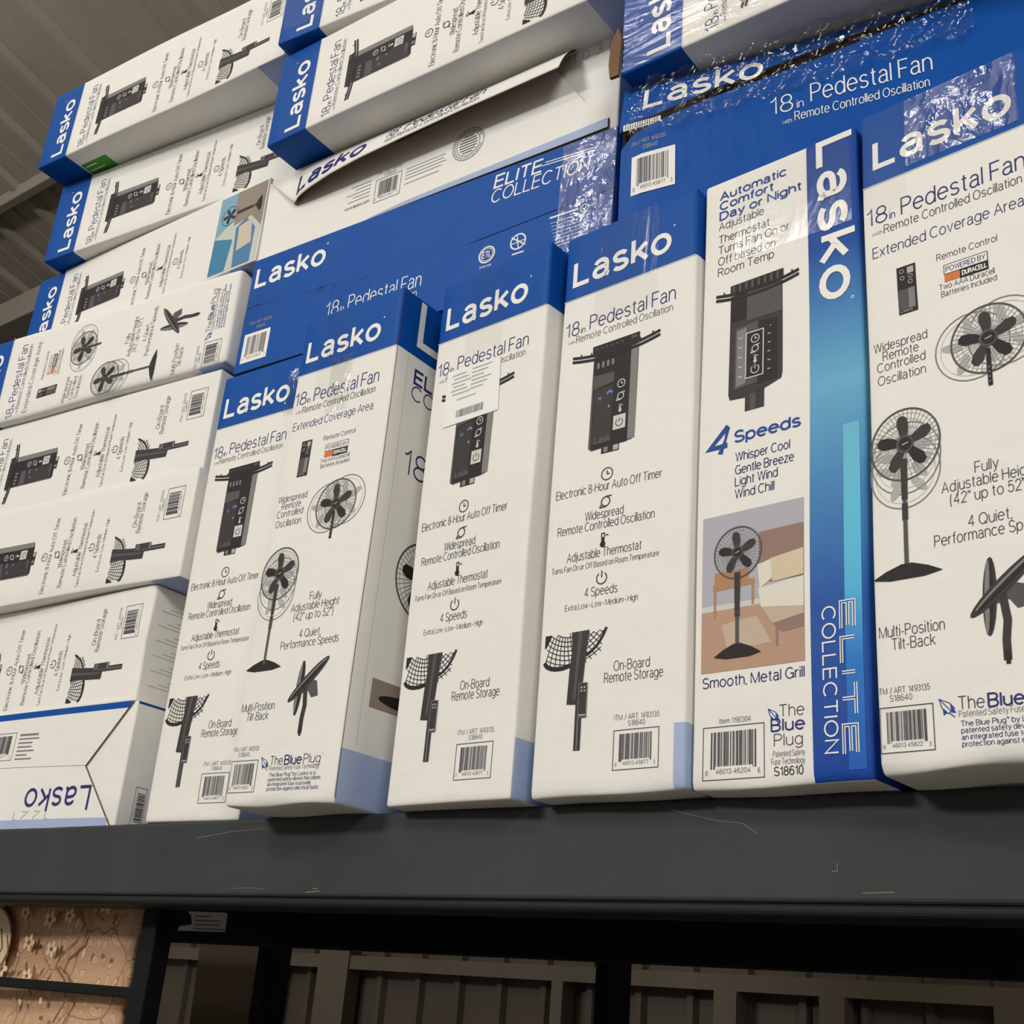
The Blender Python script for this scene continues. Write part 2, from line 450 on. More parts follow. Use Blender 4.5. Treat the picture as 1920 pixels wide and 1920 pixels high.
def icon_clock(A, part, u, v, r, m, layer=1, t=None):
    t = t or r*0.22
    A.ring(part, u, v, r, t, m, layer, 18)
    A.line(part, [(u, v+r*.6), (u, v-.02*r), (u+r*.5, v-.02*r)], t, m, layer)
def icon_swing(A, part, u, v, r, m, layer=1):
    A.ring(part, u, v, r*.72, r*.2, m, layer, 16)
    A.line(part, [(u+.1*r, v+.78*r), (u+1.0*r, v+.78*r)], r*.2, m, layer)
    A.line(part, [(u-1.0*r, v-.85*r), (u+.1*r, v-.78*r)], r*.2, m, layer)
    A.line(part, [(u-1.0*r, v-.85*r), (u-.7*r, v-.4*r)], r*.2, m, layer)
def icon_therm(A, part, u, v, r, m, layer=1, solid=True):
    A.ell(part, u, v-.6*r, .42*r, .42*r, m, layer, n=12)
    A.rect(part, u-.24*r, v-.4*r, u+.24*r, v+.35*r, m, layer, 1)
    A.line(part, [(u-.22*r, v+.3*r), (u-.22*r, v+.85*r), (u+.22*r, v+.85*r), (u+.22*r, v+.3*r)], .14*r, m, layer)
    A.line(part, [(u+.4*r, v+.55*r), (u+.8*r, v+.55*r)], .14*r, m, layer)
def icon_power(A, part, u, v, r, m, layer=1):
    A.line(part, arc(u, v, r, r, 125, 415, 16), r*.22, m, layer)
    A.line(part, [(u, v+.1*r), (u, v+1.3*r)], r*.22, m, layer)

def fan_head(A, part, cx, cy, r, ry, ghosts=(), layer=1, wires=True, ring='mid_grey_ink', blade='black_ink', a0=98):
    k = layer
    for gx, gy in ghosts:
        A.ring(part, cx+gx, cy+gy, r, r*.035, 'mid_grey_ink', k, 32, ry)
        A.ring(part, cx+gx, cy+gy, r*.86, r*.02, 'pale_grey_ink', k, 28, ry*.86)
        for i in range(5):
            a = rad(a0+72*i)
            A.ell(part, cx+gx+.55*r*math.cos(a), cy+gy+.55*ry*math.sin(a), r*.30, r*.13, 'light_grey_ink', k, math.degrees(a), 12)
    k += 1
    if wires:
        for i in range(44):
            a = 2*math.pi*i/44; b = a+.18
            A.line(part, [(cx+.24*r*math.cos(a), cy+.24*ry*math.sin(a)), (cx+.98*r*math.cos(b), cy+.98*ry*math.sin(b))], r*.014, 'mid_grey_ink', k)
        for f in (.5, .72, .88): A.ring(part, cx, cy, r*f, r*.016, 'light_grey_ink', k, 30, ry*f)
    A.ring(part, cx, cy, r, r*.05, 'dark_grey_ink', k+1, 36, ry)
    for i in range(5):
        a = a0+72*i; c, s = math.cos(rad(a)), math.sin(rad(a))
        sh = []
        for p in [(.2, -.09), (.34, -.15), (.55, -.19), (.74, -.16), (.82, -.05), (.80, .08), (.62, .15), (.4, .12), (.2, .09)]:
            sh.append((cx+r*(p[0]*c-p[1]*s), cy+ry*(p[0]*s+p[1]*c)))
        A.poly(part, sh, blade if i % 2 else 'soft_black_ink', k+2)
    A.ell(part, cx, cy, r*.25, ry*.25, 'dark_grey_ink', k+3)
    A.ell(part, cx+.01*r, cy, r*.19, ry*.19, 'black_ink', k+4)
    A.line(part, [(cx-.08*r, cy-.02*r), (cx+.1*r, cy+.03*r)], r*.035, 'light_grey_ink', k+5)

def fan_stand(A, part, u, top, bottom, half, layer=4):
    A.poly(part, [(u-.0042, top), (u+.0042, top), (u+.0034, top-.05), (u-.0034, top-.05)], 'soft_black_ink', layer)
    A.rect(part, u-.0024, bottom, u+.0024, top-.05, 'dark_grey_ink', layer)
    A.rect(part, u-.0034, (top+bottom)/2-.008, u+.0034, (top+bottom)/2+.012, 'soft_black_ink', layer)
    A.poly(part, [(u-half, bottom-.007), (u-half*.6, bottom+.001), (u-half*.15, bottom+.007), (u+half*.15, bottom+.007), (u+half*.6, bottom+.001), (u+half, bottom-.007), (u+half*.5, bottom-.0105), (u-half*.5, bottom-.0105)], 'black_ink', layer)

def head_bars(A, part, u0, u1, ve, sag, hb, layer):
    def curve(dv):
        return [(u0+(u1-u0)*t, ve+dv-sag*4*t*(1-t)) for t in np.linspace(0, 1, 13)]
    t = 0.0042
    A.line(part, curve(0), t, 'black_ink', layer)
    A.line(part, curve(-.0066), t, 'black_ink', layer)
    for x in (.1, .22, .78, .92):
        u = u0+(u1-u0)*x; v = ve-sag*4*x*(1-x)
        A.rect(part, u-.001, v, u+.001, v+.0055, 'black_ink', layer, 1)
    return curve

def control_panel(A):
    """The black control head on the timer panel."""
    p = 'control_panel_print'
    A.poly(p, [(.0640, .634), (.1420, .634), (.1412, .492), (.136, .4853), (.0690, .4815), (.0636, .486)], 'dark_grey_ink', 1)
    A.poly(p, [(.0655, .634), (.1290, .634), (.1290, .4840), (.0680, .4835)], 'black_ink', 2)
    A.rect(p, .1295, .487, .1412, .632, 'mid_grey_ink', 2)
    A.poly(p, [(.0655, .602), (.1020, .601), (.1020, .585), (.0655, .580)], 'dark_grey_ink', 3)
    A.rect(p, .0690, .4900, .1010, .580, 'soft_black_ink', 3)
    for i in range(4): A.rect(p, .071+.0085*i, .613, .075+.0085*i, .6225, 'mid_grey_ink', 3, 1)
    head_bars(A, p, .0255, .1775, .6437, .0085, 0, 4)
    A.poly(p, [(.0615, .638), (.143, .638), (.143, .653), (.0615, .652)], 'black_ink', 3)
    A.rect(p, .129, .6455, .139, .6505, 'dark_grey_ink', 4, 1)
    for i in range(6): A.rect(p, .067+.009*i, .6445, .0705+.009*i, .6475, 'dark_grey_ink', 4, 1)
    A.rect(p, .0865, .4735, .1165, .4840, 'black_ink', 1, 1)
    A.rect(p, .0905, .4750, .0975, .4830, 'mid_grey_ink', 2, 1)
    A.rect(p, .1065, .4750, .1155, .4830, 'light_grey_ink', 2, 1)
    icon_clock(A, p, .1151, .578, .0062, 'pale_grey_ink', 4)
    icon_swing(A, p, .1149, .558, .0072, 'pale_grey_ink', 4)
    icon_therm(A, p, .1151, .539, .0065, 'pale_grey_ink', 4)
    A.rect(p, .1046, .5062, .1252, .5284, 'pale_grey_ink', 4, 1)
    icon_power(A, p, .1149, .5165, .0058, 'soft_black_ink', 5)
    A.text(p, 'Lask', .0745, .492, .0085, .1010, 'mid_grey_ink', .1, layer=5)
    A.text(p, '70', .0755, .5600, .0048, .082, 'screen_blue_ink', .2, layer=5)
    A.line(p, arc(.0959, .5665, .004, .004, 0, 180, 6), .003, 'screen_blue_ink', 5)
    A.text(p, '4', .0945, .5445, .0046, m='pale_grey_ink', weight=.2, layer=5)

def storage_picture(A):
    """Rear of the grille with the stowed remote, lower left of the timer panel."""
    p = 'grille_print'
    A.poly(p, [(.0099, .2166), (.0099, .198), (.021, .2166)], 'black_ink', 2)
    cx, cy = .052, .252
    def inside(u, v): return .0103 < u < .107 and v < .2162 and (u-.052)**2+(v-.252)**2 < .084**2
    def clipped(pts, t):
        run = []
        for q in pts+[(9, 9)]:
            if inside(*q): run.append(q)
            else:
                if len(run) > 1: A.line(p, run, t, 'black_ink', 1)
                run = []
    for rr in np.arange(.042, .083, .0062): clipped(arc(cx, cy, rr, rr, 195, 345, 30), .0012)
    for a in range(196, 346, 6):
        clipped([(cx+r_*math.cos(rad(a+(r_-.03)*180)), cy+r_*math.sin(rad(a+(r_-.03)*180))) for r_ in np.arange(.03, .085, .006)], .0012)
    A.line(p, [(.0105, .1795), (.0150, .1740), (.0225, .1705), (.0311, .1690), (.0420, .1690), (.0545, .1715)], .0060, 'black_ink', 2)
    A.line(p, [(.1110, .2168), (.1050, .2050), (.0969, .1940), (.0870, .1865), (.0769, .1815)], .0040, 'black_ink', 2)
    A.poly(p, [(.0545, .2162), (.0835, .2165), (.0800, .190), (.0765, .1460), (.0690, .1181), (.0517, .1197), (.0535, .160), (.0565, .195)], 'soft_black_ink', 3)
    A.poly(p, [(.066, .2160), (.073, .2160), (.069, .170), (.066, .125), (.0615, .125), (.064, .170)], 'dark_grey_ink', 4)
    A.rect(p, .0665, .0588, .0768, .1190, 'soft_black_ink', 3)
    A.rect(p, .0705, .0588, .0722, .1190, 'mid_grey_ink', 4)
    A.rect(p, .0712, .1005, .0842, .1455, 'soft_black_ink', 5)
    A.frame(p, .0712, .1005, .0842, .1455, .0008, 'mid_grey_ink', 6)
    for i in range(2):
        for j in range(2): A.rect(p, .074+.005*i, .134+.0045*j, .0765+.005*i, .1365+.0045*j, 'light_grey_ink', 6, 1)
    A.rect(p, .0725, .1025, .083, .1045, 'light_grey_ink', 6, 1)

def logo_front(A, part='logo', v=.7715, cap=.0385, u0=.0155, u1=.1945, m='white_ink'):
    A.text(part, 'Lasko', u0+.004, v, cap, u1-.006, m, .2, track=.2)
    A.ring(part, u1+.002, v+cap*.98, .0013, .0008, m, 1, 8)

def timer_panel(A, clipped_picture=True, wording='8-Hour'):
    T = 'printed_text'
    logo_front(A)
    A.rect('printed_text', .0015, BAND-.0015, W-.0015, BAND, 'pale_grey_ink', 1)
    A.text(T, '18', .0090, .6835, .0225, .0330, 'navy_ink', .075)
    A.text(T, 'in', .0375, .6835, .0105, .0440, 'navy_ink', .09)
    A.text(T, 'Pedestal Fan', .0530, .6855, .0225, .2005, 'navy_ink', .075)
    A.text(T, 'with', .0145, .6700, .0050, .0260, 'pale_text_ink', .1)
    A.text(T, 'Remote Controlled Oscillation', .0290, .6690, .0115, .1965, 'text_ink', .07)
    control_panel(A)
    icon_clock(A, T, .0990, .4405, .0092, 'text_ink', 1, .0017)
    A.text(T, 'Electronic '+wording+' Auto Off Timer', .0130, .4165, .0128, .1880, 'text_ink', .075)
    icon_swing(A, T, .0992, .3985, .0098, 'text_ink')
    A.text(T, 'Widespread', .0660, .3750, .0128, .1290, 'text_ink', .075)
    A.text(T, 'Remote Controlled Oscillation', .0200, .3595, .0128, .1790, 'text_ink', .075)
    icon_therm(A, T, .0980, .3420, .0110, 'black_ink')
    A.text(T, 'Adjustable Thermostat', .0390, .3180, .0128, .1605, 'text_ink', .075)
    A.text(T, 'Turns Fan On or Off Based on Room Temperature', .0134, .3040, .0082, .1885, 'text_ink', .075)
    icon_power(A, T, .0990, .2865, .0082, 'text_ink')
    A.text(T, '4 Speeds', .0725, .2630, .0128, .1255, 'text_ink', .075)
    A.text(T, 'Extra Low * Low * Medium * High', .0402, .2475, .0082, .1582, 'text_ink', .075)
    if clipped_picture:
        storage_picture(A)
        A.text(T, 'On-Board', .1250, .1565, .0128, .1796, 'text_ink', .075)
        A.text(T, 'Remote Storage', .1107, .1418, .0128, .1999, 'text_ink', .075)
        A.text(T, 'ITM. / ART. 1493135', .1293, .0920, .0065, .1958, 'text_ink', .08)
        A.text(T, 'S18640', .1500, .0838, .0065, .1750, 'text_ink', .08)
        barcode(A, .1290, .0300, .1962, .0790, 7)
    else:
        p = 'lounge_print'
        A.rect(p, .006, .004, .226, .1540, 'haze_ink', 1)
        A.poly(p, [(.006, .154), (.11, .154), (.09, .09), (.006, .10)], 'sea_ink', 2)
        A.poly(p, [(.11, .154), (.226, .154), (.226, .10), (.15, .095)], 'sky_ink', 2)
        A.poly(p, [(.006, .075), (.12, .085), (.14, .055), (.10, .02), (.006, .02)], 'lounge_ink', 3)
        A.poly(p, [(.05, .07), (.12, .075), (.13, .035), (.06, .025)], 'cushion_ink', 4)
        A.poly(p, [(.13, .095), (.226, .10), (.226, .004), (.10, .004), (.14, .04)], 'stone_ink', 3)
        fan_head(A, p, .165, .115, .026, .026, (), 5, wires=False)
        fan_stand(A, p, .165, .09, .022, .022, 9)

def coverage_panel(A):
    T = 'printed_text'
    logo_front(A, v=.773, cap=.0375)
    A.rect(T, .0015, BAND-.0015, W-.0015, BAND, 'pale_grey_ink', 1)
    A.text(T, '18', .0060, .6870, .0240, .0325, 'navy_ink', .075)
    A.text(T, 'in', .0365, .6870, .0110, .0430, 'navy_ink', .09)
    A.text(T, 'Pedestal Fan', .0520, .6870, .0240, .2015, 'navy_ink', .075)
    A.text(T, 'with', .0125, .6700, .0055, .0260, 'pale_text_ink', .1)
    A.text(T, 'Remote Controlled Oscillation', .0285, .6685, .0125, .1970, 'text_ink', .075)
    A.text(T, 'Extended Coverage Area', .0125, .6370, .0150, .1975, 'navy_ink', .07)
    A.text(T, 'Remote Control', .0930, .6020, .0088, .1645, 'text_ink', .08)
    p = 'battery_print'
    A.rect(p, .1010, .5800, .1525, .5925, 'white_ink', 1); A.frame(p, .1010, .5800, .1525, .5925, .0009, 'text_ink', 2)
    A.text(p, 'POWERED BY', .1035, .5830, .0065, .1500, 'navy_ink', .13, layer=2)
    A.rect(p, .1010, .5690, .1210, .5795, 'orange_ink', 1); A.rect(p, .1195, .5680, .1530, .5800, 'black_ink', 2)
    A.text(p, 'DURACELL', .1225, .5712, .0058, .1510, 'white_ink', .2, layer=3)
    A.text(T, 'Two AAA Duracell', .0940, .5600, .0075, .1590, 'text_ink', .08)
    A.text(T, 'Batteries Included', .0960, .5500, .0075, .1610, 'text_ink', .08)
    p = 'remote_control_print'
    A.poly(p, [(.0420, .6110), (.0660, .6110), (.0668, .5440), (.0428, .5440)], 'black_ink', 1)
    A.rect(p, .0435, .5500, .0560, .5780, 'dark_grey_ink', 2); A.rect(p, .0560, .5500, .0640, .5780, 'mid_grey_ink', 2)
    A.rect(p, .0555, .5990, .0635, .6080, 'light_grey_ink', 2, 1)
    for q in ((.0485, .6040), (.0490, .5945), (.0595, .5945), (.0590, .5870)): A.ring(p, q[0], q[1], .0026, .0008, 'light_grey_ink', 2, 10)
    A.text(p, 'Lasko', .0450, .5465, .0032, .060, 'light_grey_ink', .15, layer=2)
    for s, v, w in (('Widespread', .5025, .067), ('Remote', .4890, .0445), ('Controlled', .4750, .0600), ('Oscillation', .4575, .0590)):
        A.text(T, s, .0420-w/2, v, .0118, .0420+w/2, 'text_ink', .075)
    p = 'fan_print'
    fan_head(A, p, .1465, .4780, .0430, .0430, ((-.019, -.004), (.019, .004)))
    A.rect(p, .1430, .4180, .1480, .4650, 'black_ink', 4)
    for i in range(4): A.rect(p, .1448, .422+.006*i, .1462, .4235+.006*i, 'light_grey_ink', 8, 1)
    p = 'standing_fan_print'
    fan_head(A, p, .0432, .3740, .0415, .0440, ((0, -.017), (-.001, -.034)))
    fan_stand(A, p, .0410, .3560, .2235, .0405)
    A.text(T, 'Fully', .1220, .3190, .0125, .1475, 'text_ink', .075)
    A.text(T, 'Adjustable Height', .0840, .3035, .0125, .1875, 'text_ink', .075)
    A.text(T, '(42" up to 52")', .0930, .2880, .0125, .1780, 'text_ink', .075)
    A.text(T, '4 Quiet,', .1120, .2590, .0125, .1580, 'text_ink', .075)
    A.text(T, 'Performance Speeds', .0735, .2435, .0125, .1985, 'text_ink', .075)
    p = 'tilting_fan_print'
    A.ell(p, .1300, .1780, .0075, .0430, 'soft_black_ink', 1, -3)
    A.ell(p, .1275, .1780, .0030, .0410, 'mid_grey_ink', 2, -3)
    A.ell(p, .1315, .1790, .0020, .0390, 'black_ink', 2, -3)
    A.poly(p, [(.133, .186), (.150, .191), (.166, .186), (.172, .163), (.158, .161), (.150, .172), (.134, .168)], 'dark_grey_ink', 1)
    A.ell(p, .1470, .1900, .0500, .0085, 'soft_black_ink', 3, 40)
    A.ell(p, .1480, .1920, .0440, .0038, 'mid_grey_ink', 4, 40)
    A.ell(p, .1470, .1890, .0420, .0025, 'black_ink', 5, 40)
    A.line(p, [(.143, .180), (.147, .150), (.1445, .130), (.1445, .108)], .0085, 'soft_black_ink', 2)
    A.line(p, [(.1445, .118), (.1450, .104)], .0045, 'black_ink', 3)
    A.text(T, 'Multi-Position', .0060, .1495, .0125, .0800, 'text_ink', .075)
    A.text(T, 'Tilt-Back', .0200, .1345, .0125, .0690, 'text_ink', .075)
    A.text(T, 'ITM. / ART. 1493135', .0020, .0865, .0065, .0600, 'text_ink', .08)
    A.text(T, 'S18640', .0150, .0780, .0065, .0400, 'text_ink', .08)
    barcode(A, .0025, .0230, .0625, .0715, 5, mid="46013 45822")
    rocket(A, T, .0780, .0665, .0085)
    A.text(T, 'The', .0900, .0620, .0135, .1170, 'text_ink', .08)
    A.text(T, 'Blue', .1215, .0620, .0135, .1570, 'navy_ink', .15)
    A.text(T, 'Plug', .1620, .0620, .0135, .1960, 'text_ink', .08)
    A.text(T, '~', .1985, .0700, .0050, m='text_ink')
    A.text(T, 'Patented Safety Fuse Technology', .0900, .0540, .0068, .1960, 'pale_text_ink', .08)
    for s, v, u1 in (('The Blue Plug~ by Lasko* is a', .0445, .1900), ('patented safety device that utilizes', .0375, .2020), ('an integrated fuse to provide', .0305, .1830), ('protection against electrical faults.', .0235, .2010)):
        A.text(T, s, .0915, v, .0054, u1, 'navy_ink', .11)

def rocket(A, part, u, v, r):
    A.line(part, [(u-r, v+r), (u-.7*r, v-.1*r), (u+.1*r, v-.9*r), (u+.9*r, v-.3*r), (u+.3*r, v+.4*r), (u-r, v+r)], .0010, 'blue_ink')
    A.line(part, [(u-r, v+r), (u+.45*r, v-.6*r)], .0010, 'blue_ink')
    A.poly(part, [(u-.6*r, v-.2*r), (u-.5*r, v-1.1*r), (u+.05*r, v-.75*r)], 'blue_ink')
    A.poly(part, [(u+.35*r, v+.4*r), (u+1.1*r, v-.9*r), (u+.5*r, v-.8*r)], 'blue_ink')
    A.line(part, [(u+.3*r, v-.9*r), (u+.9*r, v-1.4*r)], .0012, 'blue_ink')

def day_night_panel(A):
    T = 'printed_text'
    for s, v, u1 in (('Automatic', .8270, .1300), ('Comfort', .8105, .1100), ('Day or Night', .7935, .1525)):
        A.text(T, s, .0255, v, .0125, u1, 'blue_ink', .2)
    for s, v, u1 in (('Adjustable', .7765, .0950), ('Thermostat', .7545, .1035), ('Turns Fan On or', .7370, .1335), ('Off based on', .7185, .1120), ('Room Temp', .7010, .1100)):
        A.text(T, s, .0240, v, .0125, u1, 'text_ink', .09)
    A.text('logo', 'Lasko', .1805, .8530, .0475, None, 'white_ink', .2, rot=-90, track=.2, layer=3, length=.242)
    A.ring('logo', .2215, .6010, .0018, .001, 'white_ink', 3, 8)
    p = 'control_panel_print'
    A.poly(p, [(.0450, .661), (.1228, .661), (.1232, .525), (.1215, .516), (.0980, .508), (.0700, .502), (.0470, .504), (.0446, .512)], 'soft_black_ink', 1)
    A.rect(p, .0455, .620, .0700, .660, 'black_ink', 2); A.rect(p, .0700, .616, .1225, .660, 'dark_grey_ink', 2)
    head_bars(A, p, .0220, .1472, .6690, .0075, 0, 4)
    A.poly(p, [(.0445, .664), (.1245, .664), (.1245, .679), (.0445, .678)], 'black_ink', 3)
    for i in range(8): A.rect(p, .048+.0095*i, .6655, .0515+.0095*i, .677, 'dark_grey_ink', 4, 1)
    A.poly(p, [(.0536, .608), (.0873, .611), (.0873, .520), (.0530, .5165)], 'dark_grey_ink', 3)
    A.poly(p, [(.0560, .604), (.0700, .606), (.0700, .523), (.0560, .520)], 'mid_grey_ink', 4)
    A.poly(p, [(.0873, .611), (.1157, .607), (.1150, .5185), (.0873, .5165)], 'black_ink', 3)
    A.rect(p, .0701, .5290, .0955, .5962, 'black_ink', 5); A.frame(p, .0701, .5290, .0955, .5962, .0016, 'pale_grey_ink', 6)
    icon_clock(A, p, .0836, .5850, .0058, 'pale_grey_ink', 6); icon_swing(A, p, .0837, .5700, .0066, 'pale_grey_ink', 6)
    icon_therm(A, p, .0838, .5550, .0062, 'pale_grey_ink', 6); icon_power(A, p, .0838, .5395, .0058, 'pale_grey_ink', 6)
    for i in range(5):
        A.rect(p, .0590, .533+.0145*i, .0645, .5346+.0145*i, 'pale_grey_ink', 6, 1)
        A.rect(p, .1020, .533+.013*i, .1060, .5348+.013*i, 'light_grey_ink', 6, 1)
    A.ell(p, .1060, .5975, .0012, .0012, 'orange_ink', 6)
    A.poly(p, [(.0697, .508), (.0975, .508), (.0975, .4818), (.0697, .4818)], 'soft_black_ink', 1)
    A.rect(p, .0770, .4820, .0850, .505, 'dark_grey_ink', 2)
    A.text(T, '4', .0155, .4300, .0375, .0420, 'blue_ink', .2, slant=.3)
    A.text(T, 'Speeds', .0560, .4415, .0150, .1480, 'blue_ink', .2)
    for s, v, u1 in (('Whisper Cool', .4140, .1340), ('Gentle Breeze', .3960, .1395), ('Light Wind', .3800, .1175), ('Wind Chill', .3630, .1130)):
        A.text(T, s, .0580, v, .0120, u1, 'navy_ink', .1)
    p = 'bedroom_print'
    A.rect(p, .0114, .1420, .1535, .3444, 'wall_lilac_ink', 1)
    A.rect(p, .0114, .1420, .1535, .2190, 'wood_floor_ink', 2)
    A.rect(p, .0114, .2190, .1000, .2260, 'pale_grey_ink', 2)
    A.poly(p, [(.0929, .3110), (.1533, .3122), (.1533, .2450), (.0929, .2450)], 'headboard_ink', 3)
    A.poly(p, [(.0277, .2530), (.0873, .2530), (.0873, .2460), (.0277, .2440)], 'wood_tan_ink', 3)
    A.rect(p, .0300, .2520, .0790, .2680, 'wood_tan_ink', 3)
    A.rect(p, .0290, .2100, .0325, .2450, 'wood_tan_ink', 3); A.rect(p, .0830, .2200, .0865, .2450, 'wood_tan_ink', 3)
    A.poly(p, [(.0915, .2690), (.1130, .2740), (.1130, .2500), (.0940, .2380)], 'linen_ink', 4)
    A.poly(p, [(.1090, .2740), (.1533, .2800), (.1533, .2470), (.1120, .2440)], 'pillow_ink', 5)
    A.poly(p, [(.0920, .2390), (.1533, .2450), (.1533, .2050), (.1130, .1970), (.0960, .2150)], 'linen_ink', 4)
    A.poly(p, [(.0960, .2150), (.1533, .2080), (.1533, .1990), (.1120, .1920)], 'linen_fold_ink', 5)
    A.poly(p, [(.1120, .1920), (.1533, .1990), (.1533, .1830), (.1240, .1800)], 'headboard_ink', 4)
    A.rect(p, .1160, .1640, .1190, .1900, 'headboard_ink', 4)
    A.poly(p, [(.0400, .2000), (.0900, .2050), (.1100, .1700), (.0500, .1650)], 'linen_fold_ink', 3)
    fan_head(A, p, .0632, .2900, .0335, .0335, (), 5)
    fan_stand(A, p, .0630, .2640, .1670, .0330, 8)
    A.text(T, 'Smooth, Metal Grill', .0140, .1235, .0125, .1520, 'navy_ink', .11)
    rocket(A, T, .1115, .0835, .0070)
    A.text(T, 'The', .1190, .0800, .0135, .1508, 'text_ink', .08)
    A.text(T, 'Blue', .1085, .0640, .0135, .1508, 'navy_ink', .15)
    A.text(T, 'Plug', .1120, .0468, .0135, .1480, 'text_ink', .08)
    A.text(T, 'Patented Safety', .1105, .0345, .0068, .1508, 'pale_text_ink', .08)
    A.text(T, 'Fuse Technology', .1080, .0258, .0068, .1508, 'pale_text_ink', .08)
    A.text(T, 'S18610', .1115, .0135, .0095, .1482, 'black_ink', .12)
    A.text(T, 'Item 1190304', .0385, .0788, .0062, .0810, 'text_ink', .08)
    barcode(A, .0160, .0130, .0988, .0752, 11, mid="46013 46204", right='6')
    A.rect(T, .1608, .0030, .1613, .8560, 'white_ink', 1)
    A.rect(T, .2045, .0140, .2255, .4280, 'stripe_cyan', 1, .02)
    A.text(T, 'ELITE', .1995, .2045, .0160, None, 'white_ink', .26, rot=-90, length=.172, layer=3, track=.2)
    A.text(T, 'ELITE', .1995, .2045, .0160, None, 'blue_ink', .09, rot=-90, length=.172, layer=4, track=.2)
    A.text(T, 'COLLECTION', .1765, .2010, .0160, None, 'white_ink', .12, rot=-90, length=.167, layer=3, track=.2)

def wide_side(A):
    """Right-hand wide side: big logo, collection name, size, fan picture (only its front strip is in view)."""
    T = 'side_lettering'
    A.text('side_logo', 'Lasko', .0530, .7735, .0800, .0530+.62, 'white_ink', .17, track=.2)
    A.text(T, 'ELITE', .0510, .7000, .0235, .16, 'navy_ink', .2, serif=True)
    A.text(T, 'COLLECTION', .0480, .6700, .0250, .30, 'navy_ink', .09)
    A.text(T, '18', .0500, .5380, .0420, .1050, 'navy_ink', .075)
    A.text(T, 'Pedestal Fan', .1500, .5380, .0420, .47, 'navy_ink', .075)
    p = 'side_fan_print'
    fan_head(A, p, .1290, .3720, .0640, .0640, (), 1)
    A.rect(p, .0458, .1520, .2400, .1960, 'stone_ink', 1)
    A.ell(p, .1290, .1690, .0660, .0100, 'black_ink', 2)
    A.rect(p, .1260, .1780, .1320, .3100, 'soft_black_ink', 4)

# ------------------------------------------------------------------ carton body
def make_deform(seed, amp=0.0012, crush=0.0):
    r = np.random.RandomState(seed)
    K = r.uniform(3, 13, (5, 3)); PH = r.uniform(0, 6.28, (5, 3)); AM = r.uniform(.4, 1, (5, 3))*amp/2
    def f(P):
        P = np.asarray(P, float)
        Q = P.copy()
        for k, ph, am in zip(K, PH, AM):
            s = P@k
            for c in range(3): Q[:, c] += am[c]*np.sin(s+ph[c])
        # the ends of the carton are stiff; crushed lower edge when asked
        if crush:
            w = np.clip(1-P[:, 2]/.013, 0, 1)
            Q[:, 1] += w*crush*(.6+.4*np.sin(P[:, 0]*38+seed))*(P[:, 1] < .1)
            Q[:, 2] += w*crush*.7*(.5+.5*np.sin(P[:, 0]*31+seed*2))*(P[:, 1] < .1)
        return Q
    return f

def grid_axis(size, r, extra=(), step=0.03):
    a = [0, r*.35, r] + list(np.linspace(r, size-r, max(2, int((size-2*r)/step)))[1:-1]) + [size-r, size-r*.35, size]
    for e in extra:
        a = [x for x in a if abs(x-e) > .006 or x <= r or x >= size-r] + [e]
    return sorted(set(a))

def rounded_box(name, size, r, extras, matfn, mats, deform, parent, step=0.03):
    ax = [grid_axis(size[i], r, extras[i], step) for i in range(3)]
    key = {}; V = []; F = []; MI = []
    def vid(p):
        k = tuple(round(c, 5) for c in p)
        if k not in key:
            key[k] = len(V)
            inner = [min(max(p[i], r), size[i]-r) for i in range(3)]
            d = np.array(p)-inner; L = np.linalg.norm(d)
            V.append(np.array(inner)+(d/L*r if L > 1e-9 else 0))
        return key[k]
    for axis in range(3):
        a, b = [i for i in range(3) if i != axis]
        for side in (0, 1):
            for i in range(len(ax[a])-1):
                for j in range(len(ax[b])-1):
                    def P(u, v):
                        p = [0, 0, 0]; p[axis] = side*size[axis]; p[a] = u; p[b] = v; return p
                    q = [vid(P(ax[a][i], ax[b][j])), vid(P(ax[a][i+1], ax[b][j])), vid(P(ax[a][i+1], ax[b][j+1])), vid(P(ax[a][i], ax[b][j+1]))]
                    flip = (side == 0) ^ (axis == 1)
                    if flip: q = q[::-1]
                    c = [0, 0, 0]; c[axis] = side*size[axis]; c[a] = (ax[a][i]+ax[a][i+1])/2; c[b] = (ax[b][j]+ax[b][j+1])/2
                    F.append(q); MI.append(mats.index(matfn(c, axis, side)))
    V = np.array(V)
    if deform is not None: V = deform(V)
    return link_mesh(name, V, F, MI, mats, parent, smooth=True)

def std_mat(c, axis, side):
    x, y, z = c
    if z > BAND: return 'blue_card'
    if z < LAV and axis == 0: return 'lavender_card'
    return 'white_card'
def wrap_mat(c, axis, side):
    if c[2] < LAV and axis == 1 and side == 0 and c[0] > W-.017: return 'lavender_card'
    return std_mat(c, axis, side)
def cover_mat(c, axis, side):
    x, y, z = c
    if z > BAND: return 'blue_card'
    if z < LAV and axis == 0: return 'lavender_card'
    return 'white_card'
def elite_mat(c, axis, side):
    x, y, z = c
    if (axis == 1 and side == 0 and x > .1611) or (axis == 0 and side == 1): return 'stripe_gradient'
    if axis == 2 and side == 1: return 'blue_card'
    return 'white_card'

def lay(fmap):          # upright design -> lying on its side, top to the left
    def g(u, v, e):
        x, y, z = fmap(u, v, e); return (H-z, y, x)
    return g
FRONT = lambda u, v, e: (u, -e, v)
def RIGHT(w): return lambda u, v, e: (w+e, u, v)
LEFT = lambda u, v, e: (-e, D-u, v)
def LEFTRAW(u, v, e): return (-e, u, v)
def END(u, v, e): return (u, v, -e)          # bottom end

def tape(A, part, u0, v0, u1, v1, m):
    A.rect(part, u0, v0, u1, v1, m, 9, .012)

